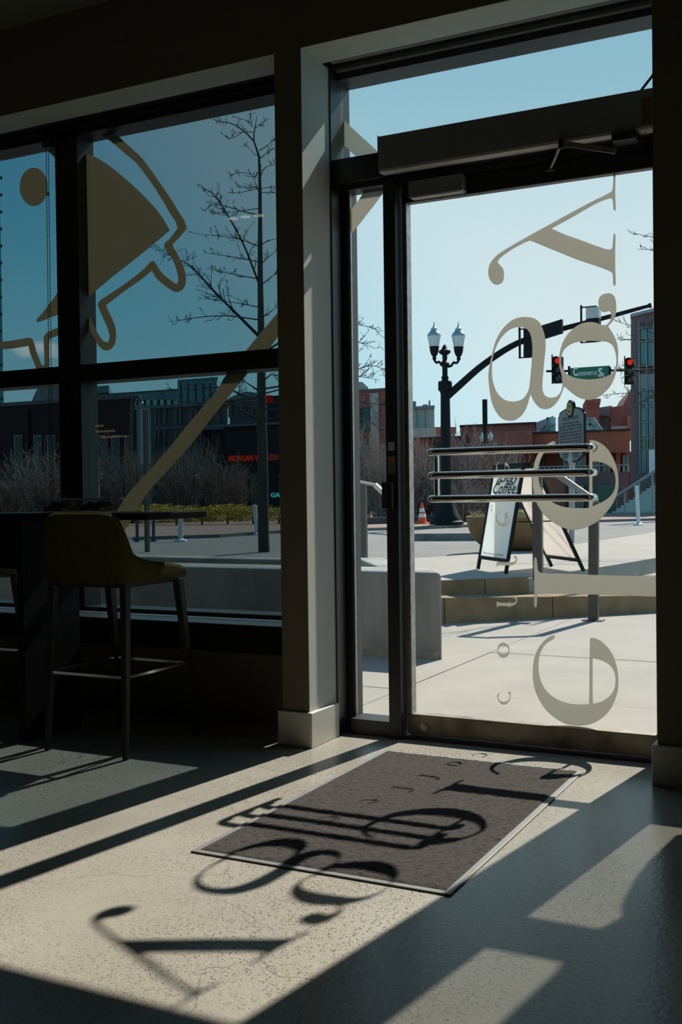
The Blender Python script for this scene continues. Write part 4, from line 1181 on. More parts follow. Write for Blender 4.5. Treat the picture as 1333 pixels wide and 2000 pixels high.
lantern(849, 703, 1)
lantern(896.5, 704, -1)
# mast arm
ma = empty('signal_mast_arm', at(873, 768, YP), 'long curved black traffic signal arm bolted to the lamp post', 'signal arm')
P = [at(x, y, YP) for x, y in ((872, 776), (900, 751), (935, 720), (975, 691), (1010, 671), (1050, 656), (1100, 642), (1150, 629), (1200, 616), (1240, 605), (1270, 597))]
P = smooth_loop(P, 3, False)
MB().tube(P, [7.2 * PXM - 4.2 * PXM * i / (len(P) - 1) for i in range(len(P))], 12).build('arm', M['black'], ma, True)
MB().tube([at(1268, 597.5, YP), at(1273, 596, YP)], 4.3 * PXM, 10).build('end_cap', M['black'], ma)
# heads carried by the arm
def px_box(m, x0, y0, x1, y1, Y, d0, d1):
    a = at((x0 + x1) / 2, y1, Y); b = at((x0 + x1) / 2, y0, Y); l_ = at(x0, (y0 + y1) / 2, Y).x; r_ = at(x1, (y0 + y1) / 2, Y).x
    return m.box(l_, r_, Y + d0, Y + d1, a.z, b.z)
def head_back(name, x0, y0, x1, y1, bx, label, m2=None):
    c = at((x0 + x1) / 2, y1, YP - 0.2)
    t = empty(name, c, label, 'traffic signal', 'traffic signals')
    for k in range(3):
        ya, yb = y0 + (y1 - y0) * k / 3, y0 + (y1 - y0) * (k + 1) / 3 - 1
        px_box(MB(), x0, ya, x1, yb, YP - 0.35, 0, 0.22).build('section', M['black'] if not (m2 and k == 0) else m2, t)
        p = at((x0 + x1) / 2 + 3, (ya + yb) / 2, YP - 0.12)
        MB().tube([p, p + Vector((0, 0.25, 0))], 8 * PXM, 10).build('visor', M['black'], t, True)
    px_box(MB(), bx, y0 - 4, bx + 3, y1 + 2, YP - 0.3, 0, 0.06).build('bracket', M['black'], t)
    for yy in (y0 - 2, y1):
        px_box(MB(), bx, yy, x1 - 4, yy + 2, YP - 0.3, 0, 0.05).build('bracket_arm', M['black'], t)
head_back('traffic_signal', 1023, 643, 1042, 697, 1013.5, 'black traffic signal head seen from behind under the mast arm')
head_back('traffic_signal', 1145, 600, 1170, 667, 1134, 'traffic signal head with pale grey top near the mast arm end', pm('grey_signal_back', (0.5, 0.5, 0.48), None, 5, 0.5))
sbk = MB()
a, b = at(1040, 668, YP - 0.25), at(1098, 650, YP - 0.25)
sbk.obox(a, b - a, (0, 0.12, 0), (0, 0, 24 * PXM))
tag(sbk.build('signal_sign_back', M['black']), 'dark rectangular sign seen from behind on the mast arm', 'sign')
# second arm further off: red lights and the street name
YS = 31.0
PS = (at(1100, 724, YS) - at(1000, 724, YS)).length / 100.0
sa = empty('signal_span_arm', at(1330, 1000, YS), 'thin dark horizontal arm carrying the red signals and street sign', 'signal arm')
MB().tube([at(1068, 725, YS), at(1330, 722, YS)], 2.2 * PS, 8).build('arm', M['black'], sa, True)
pb_ = at(1330, 722, YS)
MB().tube([(pb_.x, YS, 0.36), (pb_.x, YS, pb_.z + 0.6)], 0.11, 12).build('pole', M['black'], sa, True)
M['red'] = emit('red_signal', (1.0, 0.04, 0.02), 0.6)
M['lensoff'] = pm('unlit_lens', (0.02, 0.022, 0.02), None, 5, 0.3)
def head_front(x0, x1, y0, y1, label):
    t = empty('traffic_signal', at((x0 + x1) / 2, y1, YS - 0.1), label, 'traffic signal', 'traffic signals')
    for k in range(3):
        ya, yb = y0 + (y1 - y0) * k / 3, y0 + (y1 - y0) * (k + 1) / 3
        s_ = px_box(MB(), x0, ya + .4, x1, yb - .4, YS - 0.15, 0, 0.25).build('section', M['black'], t)
        c = at((x0 + x1) / 2 + 1, (ya + yb) / 2, YS - 0.16)
        MB().tube([c, c + Vector((0, -0.012, 0))], 5.0 * PS, 14).build('lens', M['red'] if k == 0 else M['lensoff'], t)
        vz = MB()
        n_ = 12
        vs, fs = [], []
        for q in range(n_ + 1):
            a = math.pi * (-0.15 + 1.3 * q / n_)
            for rr_, yy in ((7.4, 0.0), (7.4, -0.2), (6.8, -0.2), (6.8, 0.0)):
                vs.append(c + Vector((math.cos(a) * rr_ * PS, yy, math.sin(a) * rr_ * PS)))
        for q in range(n_):
            for j in range(4):
                fs.append((q * 4 + j, q * 4 + (j + 1) % 4, q * 4 + 4 + (j + 1) % 4, q * 4 + 4 + j))
        vz.add(vs, fs).build('visor', M['black'], t)
    px_box(MB(), x0 - 2, y0 - 4, x0 - 0.5, y1 + 2, YS - 0.1, 0, 0.06).build('bracket', M['black'], t)
head_front(1080, 1097, 696, 748, 'red traffic light left of the green street name sign')
head_front(1222, 1239, 699, 750, 'red traffic light in front of the glass building')
ss = empty('street_sign', at(1152, 742, YS), 'green street name sign reading Commerce St', 'sign')
M['signgreen'] = pm('sign_green', (0.012, 0.13, 0.065), (0.010, 0.115, 0.058), 4, 0.5)
px_box(MB(), 1112, 716.5, 1192, 742, YS - 0.12, 0, 0.04).build('sign_panel', M['signgreen'], ss)
px_box(MB(), 1110, 715, 1114, 742, YS - 0.13, 0, 0.05).build('sign_edge', M['black'], ss)
px_box(MB(), 1190, 717, 1194, 742, YS - 0.13, 0, 0.05).build('sign_edge', M['black'], ss)
o_ = at(1120, 734, YS - 0.125); d_ = (1, 0, 0)
M['signwhite'] = pm('sign_white', (0.8, 0.8, 0.78), None, 4, 0.5)
text_mesh('lettering', 'C', 22 * PS, M['signwhite'], ss, o_, (1, 0, 0), (0, 0, 1), 0, 0.01, width=8.5 * PS, bold=0.01)
text_mesh('lettering', 'ommerce', 15 * PS, M['signwhite'], ss, at(1129.5, 734.3, YS - 0.125), (1, 0, 0), (0, 0, 1), 0, 0.01, width=35 * PS, bold=0.0)
text_mesh('lettering', 'S', 22 * PS, M['signwhite'], ss, at(1169, 735.5, YS - 0.125), (1, 0, 0), (0, 0, 1), 0, 0.01, width=8.0 * PS, bold=0.01)
text_mesh('lettering', 't', 14 * PS, M['signwhite'], ss, at(1178, 735.8, YS - 0.125), (1, 0, 0), (0, 0, 1), 0, 0.01, width=3.4 * PS, bold=0.006)
# plain dark pole and the second, smaller lamp
YQ = 30.0
pq_ = gnd(950, 1022, 0.42)
p1_, p2_ = at(950, 1016, YQ), at(950, 780, YQ)
t = empty('dark_pole', (p1_.x, YQ, 0.36), 'thick plain black pole behind the letters', 'pole')
MB().tube([(p1_.x, YQ, 0.36), (p1_.x, YQ, at(950, 835, YQ).z)], 0.055, 12).build('shaft', M['black'], t)
MB().tube([(p1_.x, YQ, at(950, 836, YQ).z), (p1_.x, YQ, p2_.z)], 0.075, 12).build('upper_sleeve', M['black'], t)
t = empty('lamp_post', (at(951, 1016, 33).x, 33, 0.36), 'small distant twin globe lamp post behind the shrubs', 'lamp post')
PD = (at(1100, 850, 33) - at(1000, 850, 33)).length / 100.0
c = at(951, 880, 33)
MB().tube([(c.x, 33, 0.36), (c.x, 33, c.z + 0.1)], 0.06, 10).build('shaft', M['black'], t)
for x in (942.5, 958.5):
    q = at(x, 863 if x < 950 else 861, 33)
    MB().lathe(q, [(1.5 * PD, 0), (4 * PD, 3 * PD), (5.5 * PD, 8 * PD), (5 * PD, 10 * PD), (2.5 * PD, 14 * PD), (1 * PD, 18 * PD)], 12).build('globe', M['lantern'], t, True)
    MB().bar(q, (c.x, 33, q.z - 0.1), 0.04, 0.04).build('arm', M['black'], t)

# traffic cone
cb_ = gnd(825, 1023, 0.36)
tc_ = empty('traffic_cone', cb_, 'orange traffic cone with two white bands by the far kerb', 'cone')
co = pm('cone_orange', (0.85, 0.09, 0.015), None, 5, 0.5)
MB().bbox(cb_.x - 0.16, cb_.x + 0.16, cb_.y - 0.16, cb_.y + 0.16, cb_.z, cb_.z + 0.03, 0.01).build('base', co, tc_)
MB().lathe(cb_, [(0.125, 0.03), (0.095, 0.16)], 16).build('cone_lower', co, tc_, True)
MB().lathe(cb_, [(0.096, 0.16), (0.076, 0.26)], 16).build('white_band', M['signwhite'], tc_, True)
MB().lathe(cb_, [(0.076, 0.26), (0.068, 0.3)], 16).build('cone_middle', co, tc_, True)
MB().lathe(cb_, [(0.069, 0.3), (0.052, 0.39)], 16).build('white_band', M['signwhite'], tc_, True)
MB().lathe(cb_, [(0.052, 0.39), (0.026, 0.52), (0.024, 0.53)], 16).build('cone_tip', co, tc_, True)
# flexible delineator posts
def delin(x, y, top, label, lean=0.0):
    b = gnd(x, y, 0.30)
    t_ = at(x - lean, top, b.y)
    t = empty('delineator_post', b, label, 'delineator', 'white delineator posts')
    MB().lathe(b, [(0.13, 0.0), (0.12, 0.03), (0.05, 0.06)], 14).build('base', M['white'], t, True)
    MB().tube([b + Vector((0, 0, 0.04)), t_], 0.045, 10).build('tube', M['white'], t, True)
    MB().tube([t_ + Vector((0, 0, -0.14)), t_ + Vector((0, 0, -0.06))], 0.048, 10).build('reflective_band', M['lantern'], t, True)
delin(1248, 1026, 948, 'white delineator post in front of the outdoor stairs', 4)
delin(353, 1058, 998, 'white delineator post right of the sign post, cut by the table edge')
delin(503, 1045, 985, 'white delineator post leaning beside the tree trunk', 6)

# ------------------------------------------------------------------ trees
def branch_tree(mbs, path, r0, r1, rg, twig=1.0, depth=2, n=5):
    """taper a limb along the path and let it throw finer and finer twigs"""
    P = smooth_loop(path, 3, False)
    L_ = len(P)
    mbs.tube(P, [r0 + (r1 - r0) * i / (L_ - 1) for i in range(L_)], n)
    if depth <= 0: return
    tot = sum((P[i + 1] - P[i]).length for i in range(L_ - 1))
    k = max(2, int(tot / (0.085 if depth > 1 else 0.085) * twig))
    for j in range(k):
        f_ = rg.uniform(0.2, 1.0)
        i = min(L_ - 2, int(f_ * (L_ - 1)))
        p = P[i].lerp(P[i + 1], rg.random())
        d = (P[i + 1] - P[i]).normalized()
        side = Vector((rg.gauss(0, 1), rg.gauss(0, 1), rg.gauss(0.25, 0.6)))
        side = (side - d * side.dot(d)).normalized()
        q = d * rg.uniform(0.5, 1.0) + side * rg.uniform(0.5, 1.0)
        ln = rg.uniform(0.25, 0.6) * tot * (0.34 if depth > 1 else 0.4) * (1.15 - 0.7 * f_)
        ln = max(0.06, min(ln, 0.9))
        q.normalize()
        bend = Vector((rg.gauss(0, .2), rg.gauss(0, .2), rg.gauss(0.12, .18)))
        rr_ = max(0.0045, (r0 + (r1 - r0) * f_) * 0.5)
        branch_tree(mbs, [p, p + q * ln * 0.5, p + q * ln + bend * ln], rr_, 0.003, rg, twig, depth - 1, 3)

M['bark'] = pm('grey_bark', (0.10, 0.082, 0.065), (0.045, 0.038, 0.03), 14, 0.95, bump=0.6, bscale=60, aniso=(1, 1, 0.4))
M['twigs'] = pm('dark_twigs', (0.045, 0.038, 0.032), (0.03, 0.025, 0.02), 8, 0.9)
YT = 13.6
def tp(lst, dy=0.0, k=0.0):
    return [at(x, y, YT + dy + k * i) for i, (x, y) in enumerate(lst)]
t8 = lambda p: cr(370, 190, 0.145, p)
t1 = lambda p: cr(0, 180, 0.42, p)
t5 = lambda p: cr(200, 600, 0.27007, p)
base_t = at(516, 1066, YT); base_t.z = 0.30
tree = empty('bare_tree', base_t, 'tall bare street tree with slim trunk beyond the dark window', 'tree')
tk = [base_t] + tp([(515, 1040), (514, 960), (513, 880), (511, 800), (511, 720), (510.5, 650), (509, 560), (508.5, 480)]) + tp(t8([(955, 1600), (953, 1300), (950, 1050), (940, 800), (915, 720), (870, 590), (872, 480), (890, 400), (910, 240)]))
tkr = [0.085, 0.083, 0.080, 0.076, 0.070, 0.062, 0.052, 0.042, 0.036, 0.030, 0.026, 0.022, 0.018, 0.015, 0.012, 0.009, 0.007, 0.003]
tkr = tkr[:len(tk)]
MB().tube(tk, tkr, 10).build('trunk', M['bark'], tree, True)
rg = random.Random(21)
limbs = [
    (t8([(870, 590), (740, 460), (560, 350), (440, 330), (360, 330)]), .012, .3), (t8([(860, 470), (720, 470), (580, 480)]), .006, -.2), (t8([(720, 465), (620, 530), (540, 555), (490, 515)]), .006, .1),
    (t8([(860, 400), (780, 320), (640, 280)]), .006, .2), (t8([(895, 410), (1000, 330), (1080, 285)]), .006, -.2), (t8([(840, 360), (820, 230), (860, 120)]), .005, .1),
    (t8([(940, 790), (870, 760), (780, 650)]), .006, -.2), (t8([(945, 720), (1050, 650), (1150, 570)]), .008, .2), (t8([(960, 820), (1060, 740), (1150, 690)]), .008, -.3), (t8([(955, 1080), (1020, 950), (1150, 905)]), .010, .2),
    (t8([(945, 990), (870, 1080), (830, 1030), (660, 1020), (540, 1065)]), .008, .3), (t8([(950, 1300), (900, 1180), (870, 1080)]), .010, -.2), (t8([(910, 1215), (780, 1215), (640, 1210)]), .006, -.3), (t8([(910, 1230), (700, 1280), (540, 1280)]), .006, .2),
    (t8([(955, 1240), (1050, 1215), (1160, 1205)]), .006, .2), (t8([(955, 1290), (1060, 1280), (1160, 1290)]), .006, -.2),
    (t1([(1210, 1140), (1100, 1030), (1000, 930), (900, 820), (845, 785), (710, 715)]), .026, .25), (t1([(1210, 900), (1190, 850), (1130, 700), (1040, 540), (1000, 480), (930, 435)]), .020, -.2),
    (t1([(1210, 870), (1100, 850), (960, 820)]), .010, .3), (t1([(1212, 790), (1100, 770), (950, 745)]), .009, -.3), (t1([(1210, 720), (1100, 680), (920, 660)]), .009, .4), (t1([(1212, 1060), (1050, 1040), (900, 1050), (800, 1070)]), .012, -.3),
    (t1([(1205, 1000), (1100, 980), (960, 960)]), .009, .3), (t1([(1215, 800), (1250, 765), (1290, 735)]), .009, -.2), (t1([(1215, 710), (1250, 690), (1300, 680)]), .008, .2), (t1([(1215, 900), (1260, 860), (1310, 830)]), .009, .2),
    (t1([(1200, 570), (1130, 555), (1000, 520), (960, 545)]), .010, .2), (t1([(1205, 540), (1100, 555), (990, 565)]), .007, -.2), (t1([(1215, 1050), (1260, 1020), (1300, 990)]), .010, -.2),
    (t5([(1140, 610), (1080, 570), (1000, 515)]), .018, .2), (t5([(1140, 650), (1050, 655), (940, 600), (820, 580), (640, 600), (470, 590)]), .016, .3), (t5([(1135, 805), (1060, 780), (980, 735), (860, 700), (640, 690), (420, 660)]), .022, -.2),
    (t5([(1140, 660), (1000, 668), (880, 690), (720, 745), (600, 730)]), .014, -.3), (t5([(1185, 800), (1230, 810), (1290, 780)]), .014, .2), (t5([(1180, 520), (1230, 480), (1300, 560)]), .012, .2),
    ([(513, 690), (580, 650), (640, 634), (700, 634), (750, 647)], .016, .3), ([(513, 700), (600, 672), (690, 667), (726, 677)], .012, -.2), ([(513, 760), (600, 745), (690, 724), (725, 714), (758, 724)], .015, .2), ([(512, 770), (600, 748), (690, 735), (742, 742)], .012, -.3),
    ([(513, 800), (600, 800), (690, 812), (740, 835), (756, 850)], .014, .2), ([(512, 790), (600, 780), (700, 785), (755, 792)], .012, -.2),
]
for pth, r_, k_ in limbs:
    lm = MB()
    branch_tree(lm, tp(pth, 0, k_ * 0.25), r_, 0.003, rg, 1.0, 2)
    lm.build('branch', M['twigs'], tree, fix=False)

# tree on the right, mostly hidden by the dark pillar
YT = 14.5
bt_ = at(1400, 1080, YT); bt_.z = 0.30
tree2 = empty('bare_tree', bt_, 'bare tree whose twigs reach in beside the glass office building', 'tree')
MB().tube([bt_] + [at(1400, y, YT) for y in (900, 760, 600, 450, 350)], [.09, .085, .075, .06, .04, .015], 10).build('trunk', M['bark'], tree2, True)
for pth, r_ in (([(1400, 720), (1330, 680), (1277, 664), (1240, 663), (1206, 663)], .014), ([(1400, 760), (1320, 735), (1277, 726), (1240, 722), (1208, 722)], .014), ([(1400, 690), (1330, 650), (1277, 641), (1235, 636), (1200, 626)], .012),
                ([(1400, 820), (1330, 790), (1277, 777), (1225, 768), (1180, 772)], .012), ([(1400, 830), (1330, 770), (1277, 772), (1240, 795), (1200, 818), (1183, 840)], .014), ([(1400, 520), (1330, 470), (1277, 463), (1240, 456)], .010),
                ([(1400, 540), (1330, 500), (1277, 488), (1246, 487)], .010), ([(1400, 700), (1330, 740), (1277, 730), (1220, 733)], .012), ([(1400, 420), (1340, 250), (1300, 130)], .012)):
    lm = MB()
    branch_tree(lm, tp(pth, 0, rg.uniform(-.1, .1)), r_, 0.003, rg, 0.7, 2)
    lm.build('branch', M['bark'], tree2, fix=False)

# ------------------------------------------------------------------ shrubs
M['brush'] = pm('bare_brush', (0.20, 0.145, 0.125), (0.34, 0.27, 0.22), 4, 0.95)
def bush_mesh(seed, n):
    rg = random.Random(seed)
    m = MB()
    for i in range(n):
        a = rg.uniform(0, 6.28); sp = rg.uniform(0, 0.25)
        p = Vector((math.cos(a) * sp, math.sin(a) * sp, 0))
        ld = rg.uniform(0.1, 1.1)
        d = Vector((math.cos(a) * ld, math.sin(a) * ld, 1.0)).normalized()
        ln = rg.uniform(0.55, 1.05)
        q = p + d * ln * 0.5 + Vector((rg.gauss(0, .05), rg.gauss(0, .05), 0)); e = p + d * ln + Vector((rg.gauss(0, .08), rg.gauss(0, .08), rg.gauss(0, .06)))
        m.tube([p, q, e], [0.012, 0.008, 0.004], 3, False)
        for k in range(11):
            f_ = rg.uniform(.15, 1)
            b = p.lerp(q, f_ * 2) if f_ < .5 else q.lerp(e, f_ * 2 - 1)
            v = (d + Vector((rg.gauss(0, .9), rg.gauss(0, .9), rg.gauss(0.1, .6)))).normalized() * rg.uniform(.1, .28)
            m.tube([b, b + v * .5 + Vector((rg.gauss(0, .02), rg.gauss(0, .02), .02)), b + v], [0.007, 0.005, 0.003], 3, False)
    return m
bproto = [bush_mesh(s_, 110) for s_ in (3, 4)]
bmesh_data = []
for i, m in enumerate(bproto):
    me = bpy.data.meshes.new('bare_brush_%d' % i)
    me.from_pydata([tuple(v) for v in m.v], [], m.f)
    me.materials.append(M['brush'])
    bmesh_data.append(me)
def shrub(x, ybase, ytop, wpx, Y, label, k=0):
    b = at(x, ybase, Y); b.z = 0.36 if Y > 17 else 0.35
    h_ = at(x, ytop, Y).z - b.z
    w_ = (at(x + wpx / 2, ybase, Y) - at(x - wpx / 2, ybase, Y)).length
    t = empty('bare_shrub', b, label, 'shrub', 'bare winter shrubs across the road')
    o = bpy.data.objects.new('twigs', bmesh_data[k % 2]); C.objects.link(o); o.parent = t
    o.scale = (w_ / 1.5, w_ / 1.5, h_)
    o.rotation_euler = (0, 0, k * 1.3)
    return t
sh = [(15, 992, 900, 90, 25, 'bare shrub at the far left edge of the dark window'), (85, 992, 878, 110, 24, 'bare shrub left of the window mullion'), (215, 992, 872, 110, 26, 'bare shrub above the snack boxes, right of the mullion'),
      (262, 992, 885, 80, 25.5, 'bare shrub just left of the square sign post'), (355, 992, 875, 90, 27, 'bare shrub crossed by the pale diagonal band'), (400, 992, 868, 90, 28, 'bare shrub in front of the dark corner building'), (455, 992, 900, 70, 29, 'bare shrub below the red sign letters'),
      (705, 1022, 838, 95, 27, 'dense bare shrub at the sidelight left edge'), (745, 1022, 850, 90, 26.5, 'dense bare shrub behind the sidelight railing'), (812, 1022, 855, 90, 27.2, 'dense bare shrub behind the traffic cone'), (850, 1022, 880, 90, 28, 'dense bare shrub left of the lamp post shaft'),
      (905, 1018, 845, 110, 28.4, 'dense bare shrub right of the lamp post shaft'), (950, 1018, 856, 110, 29, 'dense bare shrub around the plain black pole'), (990, 1016, 870, 80, 29.6, 'dense bare shrub behind the sandwich board top'), (905, 1022, 930, 100, 27.0, 'low bare shrub at the kerb right of the lamp base'),
      (780, 1022, 905, 100, 26.8, 'low bare shrub at the kerb behind the door stile')]
for k, (x, yb, yt, w_, Y_, lab) in enumerate(sh):
    shrub(x, yb, yt, w_, Y_, lab, k)

# clipped evergreen hedge of single shrubs
M['hedgeleaf'] = film('hedge_leaf', (0.46, 0.38, 0.10), (0.24, 0.23, 0.06))
hm_ = MB()
rg2 = random.Random(8)
for i in range(2600):
    x, y, z = rg2.uniform(-.5, .5), rg2.uniform(-.5, .5), rg2.uniform(0.05, 1) ** 0.7
    sh_ = 1 - max(0, abs(x) * 2 - .8) * .6
    if z > sh_ + rg2.uniform(-.12, .1): continue
    a, b = rg2.uniform(0, 6.28), rg2.uniform(-1, 1)
    u = Vector((math.cos(a), math.sin(a), b)).normalized(); v = u.orthogonal().normalized()
    s_ = rg2.uniform(.022, .042)
    c = Vector((x, y, z))
    hm_.add([c - u * s_, c + v * s_ * .55, c + u * s_, c - v * s_ * .55], [(0, 1, 2, 3)])
hme = bpy.data.meshes.new('hedge_leaves'); hme.from_pydata([tuple(v) for v in hm_.v], [], hm_.f); hme.materials.append(M['hedgeleaf'])
hnames = ['clipped hedge shrub below the diagonal band', 'clipped hedge shrub right of the square sign post', 'clipped hedge shrub in the middle of the row', 'clipped hedge shrub left of the tree trunk', 'clipped hedge shrub behind the tree trunk', 'clipped hedge shrub beside the pillar edge', 'clipped hedge shrub nearest the snack boxes']
for k, (x, w_) in enumerate(((300, 52), (345, 56), (395, 56), (445, 56), (495, 56), (545, 56), (250, 50))):
    Y_ = 23.5 + k * 0.3
    b = at(x, 1022, Y_); b.z = 0.36
    t = empty('hedge_shrub', b, hnames[k], 'hedge', 'clipped evergreen hedge')
    hw = (at(x + w_ / 2, 1000, Y_) - at(x - w_ / 2, 1000, Y_)).length
    o = bpy.data.objects.new('foliage', hme); C.objects.link(o); o.parent = t
    o.scale = (hw * 1.05, 0.7, at(x, 980 + (k % 3) * 3, Y_).z - 0.42)
    MB().tube([b, b + Vector((0, 0, 0.3))], 0.03, 6).build('stem', M['bark'], t)

# ------------------------------------------------------------------ far sign posts on the left
M['signgrey'] = pm('sign_back_aluminium', (0.42, 0.40, 0.35), (0.36, 0.34, 0.30), 5, 0.5, metal=0.2)
YG = 13.2
b = gnd(288, 1072, 0.30); b = Vector((at(288, 1072, YG).x, YG, 0.30))
sp_ = empty('sign_post', b, 'square perforated steel sign post with a narrow panel on top', 'sign post')
MB().box(b.x - 0.028, b.x + 0.028, YG - 0.028, YG + 0.028, 0.30, at(288, 800, YG).z).build('post', M['postgrey'], sp_)
hl = MB()
z_ = at(288, 1060, YG).z
while z_ < at(288, 830, YG).z:
    hl.box(b.x - 0.006, b.x + 0.006, YG - 0.0295, YG - 0.0275, z_, z_ + 0.012); z_ += 0.05
tag(hl.build('punched_hole', M['ink'], sp_, fix=False), kind='stuff')
px_box(MB(), 272, 798, 288, 905, YG, 0.03, 0.045).build('sign_panel', M['signgrey'], sp_)
YK = 12.0
b = Vector((at(188, 1060, YK).x, YK, 0.30))
ps = empty('parking_sign', b, 'narrow white parking sign pair on a thin post', 'sign')
MB().box(b.x - 0.02, b.x + 0.02, YK, YK + 0.03, 0.30, at(188, 905, YK).z).build('post', M['postgrey'], ps)
for i, (ya, yb, w_) in enumerate(((898, 943, 0.10), (945, 978, 0.13))):
    cx_ = at(188, ya, YK).x
    s_ = MB().bbox(cx_ - w_ / 2, cx_ + w_ / 2, YK - 0.012, YK - 0.004, at(188, yb, YK).z, at(188, ya, YK).z, 0.003).build('sign_plate', M['white'], ps)
    if i == 0:
        MB().box(cx_ - 0.035, cx_ + 0.035, YK - 0.014, YK - 0.012, at(188, 932, YK).z, at(188, 926, YK).z).build('red_band', pm('red_print', (0.45, 0.03, 0.03), None, 5, 0.6), s_)
for x, top, lab in ((268, 1018, 'left'), (300, 1018, 'right')):
    b = gnd(x, 1058, 0.30)
    t_ = at(x, top, b.y)
    tag(MB().tube([b, t_], 0.03, 8).lathe(b, [(0.06, 0), (0.05, 0.03)], 10).build('blue_bollard', pm('blue_paint', (0.02, 0.07, 0.12), None, 5, 0.5)), 'thin blue bollard post %s of the square sign post' % lab, 'bollard', 'thin blue bollards')
# arched street light far left
c = at(283, 790, 34)
al = empty('street_light', (c.x, 34, 0.36), 'slim arched grey street light before the teal glass building', 'street light')
P = [(c.x - 0.2, 34, 0.36)] + [tuple(at(x, y, 34)) for x, y in ((256, 850), (257, 795), (258, 783), (263, 775), (271, 774), (275, 780), (276, 784))]
P[0] = (P[1][0], 34, 0.36)
MB().tube(P, 0.06, 8).build('pole', M['postgrey'], al, True)
MB().lathe(at(276, 788, 34), [(0.10, 0.0), (0.08, 0.05), (0.02, 0.1)], 10).build('lamp_head', M['lanterncap'], al, True)

# ------------------------------------------------------------------ buildings
M['brick'] = brick_mat('red_brick', (0.34, 0.10, 0.07), (0.27, 0.08, 0.055), (0.26, 0.16, 0.13))
M['brickdk'] = brick_mat('dark_brick', (0.055, 0.022, 0.02), (0.04, 0.017, 0.016), (0.05, 0.035, 0.03))
M['brickor'] = brick_mat('orange_brick', (0.46, 0.14, 0.075), (0.38, 0.115, 0.06), (0.3, 0.18, 0.14))
M['bricgry'] = brick_mat('grey_purple_brick', (0.19, 0.13, 0.13), (0.15, 0.105, 0.105), (0.17, 0.14, 0.14))
M['greyclad'] = pm('grey_cladding', (0.20, 0.21, 0.22), (0.17, 0.18, 0.19), 0.8, 0.7)
M['tanclad'] = pm('tan_panels', (0.40, 0.36, 0.31), (0.36, 0.32, 0.28), 0.6, 0.8)
M['beige'] = pm('beige_stone', (0.55, 0.49, 0.41), (0.5, 0.45, 0.37), 0.6, 0.8)
M['tealglass'] = pm('teal_glass', (0.03, 0.13, 0.14), (0.05, 0.19, 0.20), 0.5, 0.12, spec=0.9)
M['greenglass'] = pm('green_glass', (0.02, 0.10, 0.08), (0.03, 0.13, 0.10), 0.5, 0.15, spec=0.8)
M['skylight'] = pm('skylight_glass', (0.25, 0.45, 0.40), (0.30, 0.5, 0.45), 0.8, 0.2, spec=0.8)
M['mull'] = pm('pale_mullion', (0.35, 0.36, 0.36), None, 2, 0.5)
M['darkwin'] = pm('dark_window', (0.012, 0.014, 0.016), (0.02, 0.022, 0.025), 0.7, 0.15, spec=0.6)
M['roof'] = pm('metal_roof', (0.28, 0.30, 0.32), (0.24, 0.26, 0.28), 0.6, 0.5, metal=0.3)
M['hospital'] = pm('grey_stone', (0.16, 0.15, 0.145), (0.13, 0.125, 0.12), 0.5, 0.85)

def fbox(x0, y0, x1, y1, Y, d, floor_=None):
    m = MB()
    c = ((x0 + x1) / 2, (y0 + y1) / 2)
    xa, xb = at(x0, c[1], Y).x, at(x1, c[1], Y).x
    za = floor_ if floor_ is not None else at(c[0], y1, Y).z
    zt = at(c[0], y0, Y).z
    sh_ = SH * d
    vs = [(xa, Y, za), (xb, Y, za), (xb + sh_, Y + d, za), (xa + sh_, Y + d, za), (xa, Y, zt), (xb, Y, zt), (xb + sh_, Y + d, zt), (xa + sh_, Y + d, zt)]
    return m.add(vs, [(3, 2, 1, 0), (4, 5, 6, 7), (0, 1, 5, 4), (1, 2, 6, 5), (2, 3, 7, 6), (3, 0, 4, 7)])
# the cross street meets ours at an angle, so the side walls of the blocks run off to the left
SH = -0.80
G0 = 0.36
# dark brick building behind the left bays
bA = empty('brick_building', (at(120, 990, 36).x, 36, G0), 'low dark red brick building filling the left window bays', 'building')
fbox(-260, 790, 264, 990, 36, 12, G0).build('wall', M['brickdk'], bA)
fbox(-262, 787, 266, 794, 35.9, 12.2).build('cornice', M['hospital'], bA)
for i, x in enumerate((-160, -90, -20, 28, 66, 92, 190, 218, 244)):
    w_ = fbox(x, 850, x + 17, 940, 35.96, 0.3).build('window', M['mull'], bA)
    fbox(x + 1.5, 852, x + 15.5, 938, 35.93, 0.2).build('pane', M['darkwin'], w_)
for x in (-180, -60, 50, 170, 262):
    fbox(x, 800, x + 6, 990, 35.85, 0.3, G0).build('pilaster', M['brickdk'], bA)
SH = -0.72
# teal glass building behind it
bB = empty('glass_building', (at(260, 900, 80).x, 80, G0), 'long teal glass building above the dark brick roof', 'building')
fbox(176, 766, 352, 900, 80, 20, G0).build('wall', M['tealglass'], bB)
fbox(176, 754, 213, 768, 79.5, 15).build('roof_block', M['greenglass'], bB)
fbox(348, 741, 425, 900, 78, 18, G0).build('tower', M['tealglass'], bB)
fbox(347, 739, 426, 743, 77.9, 18.2).build('tower_roof', M['greenglass'], bB)
for i in range(13):
    x = 178 + i * 13.5
    fbox(x, 781, x + 7.5, 791, 79.8, 0.4).build('window', M['skylight'], bB)
for x in (352, 366, 381, 396, 410):
    fbox(x, 748, x + 1, 800, 77.9, 0.3).build('mullion', M['darkwin'], bB)
fbox(176, 765, 352, 767.5, 79.8, 0.5).build('parapet', M['darkwin'], bB)
SH = -1.0
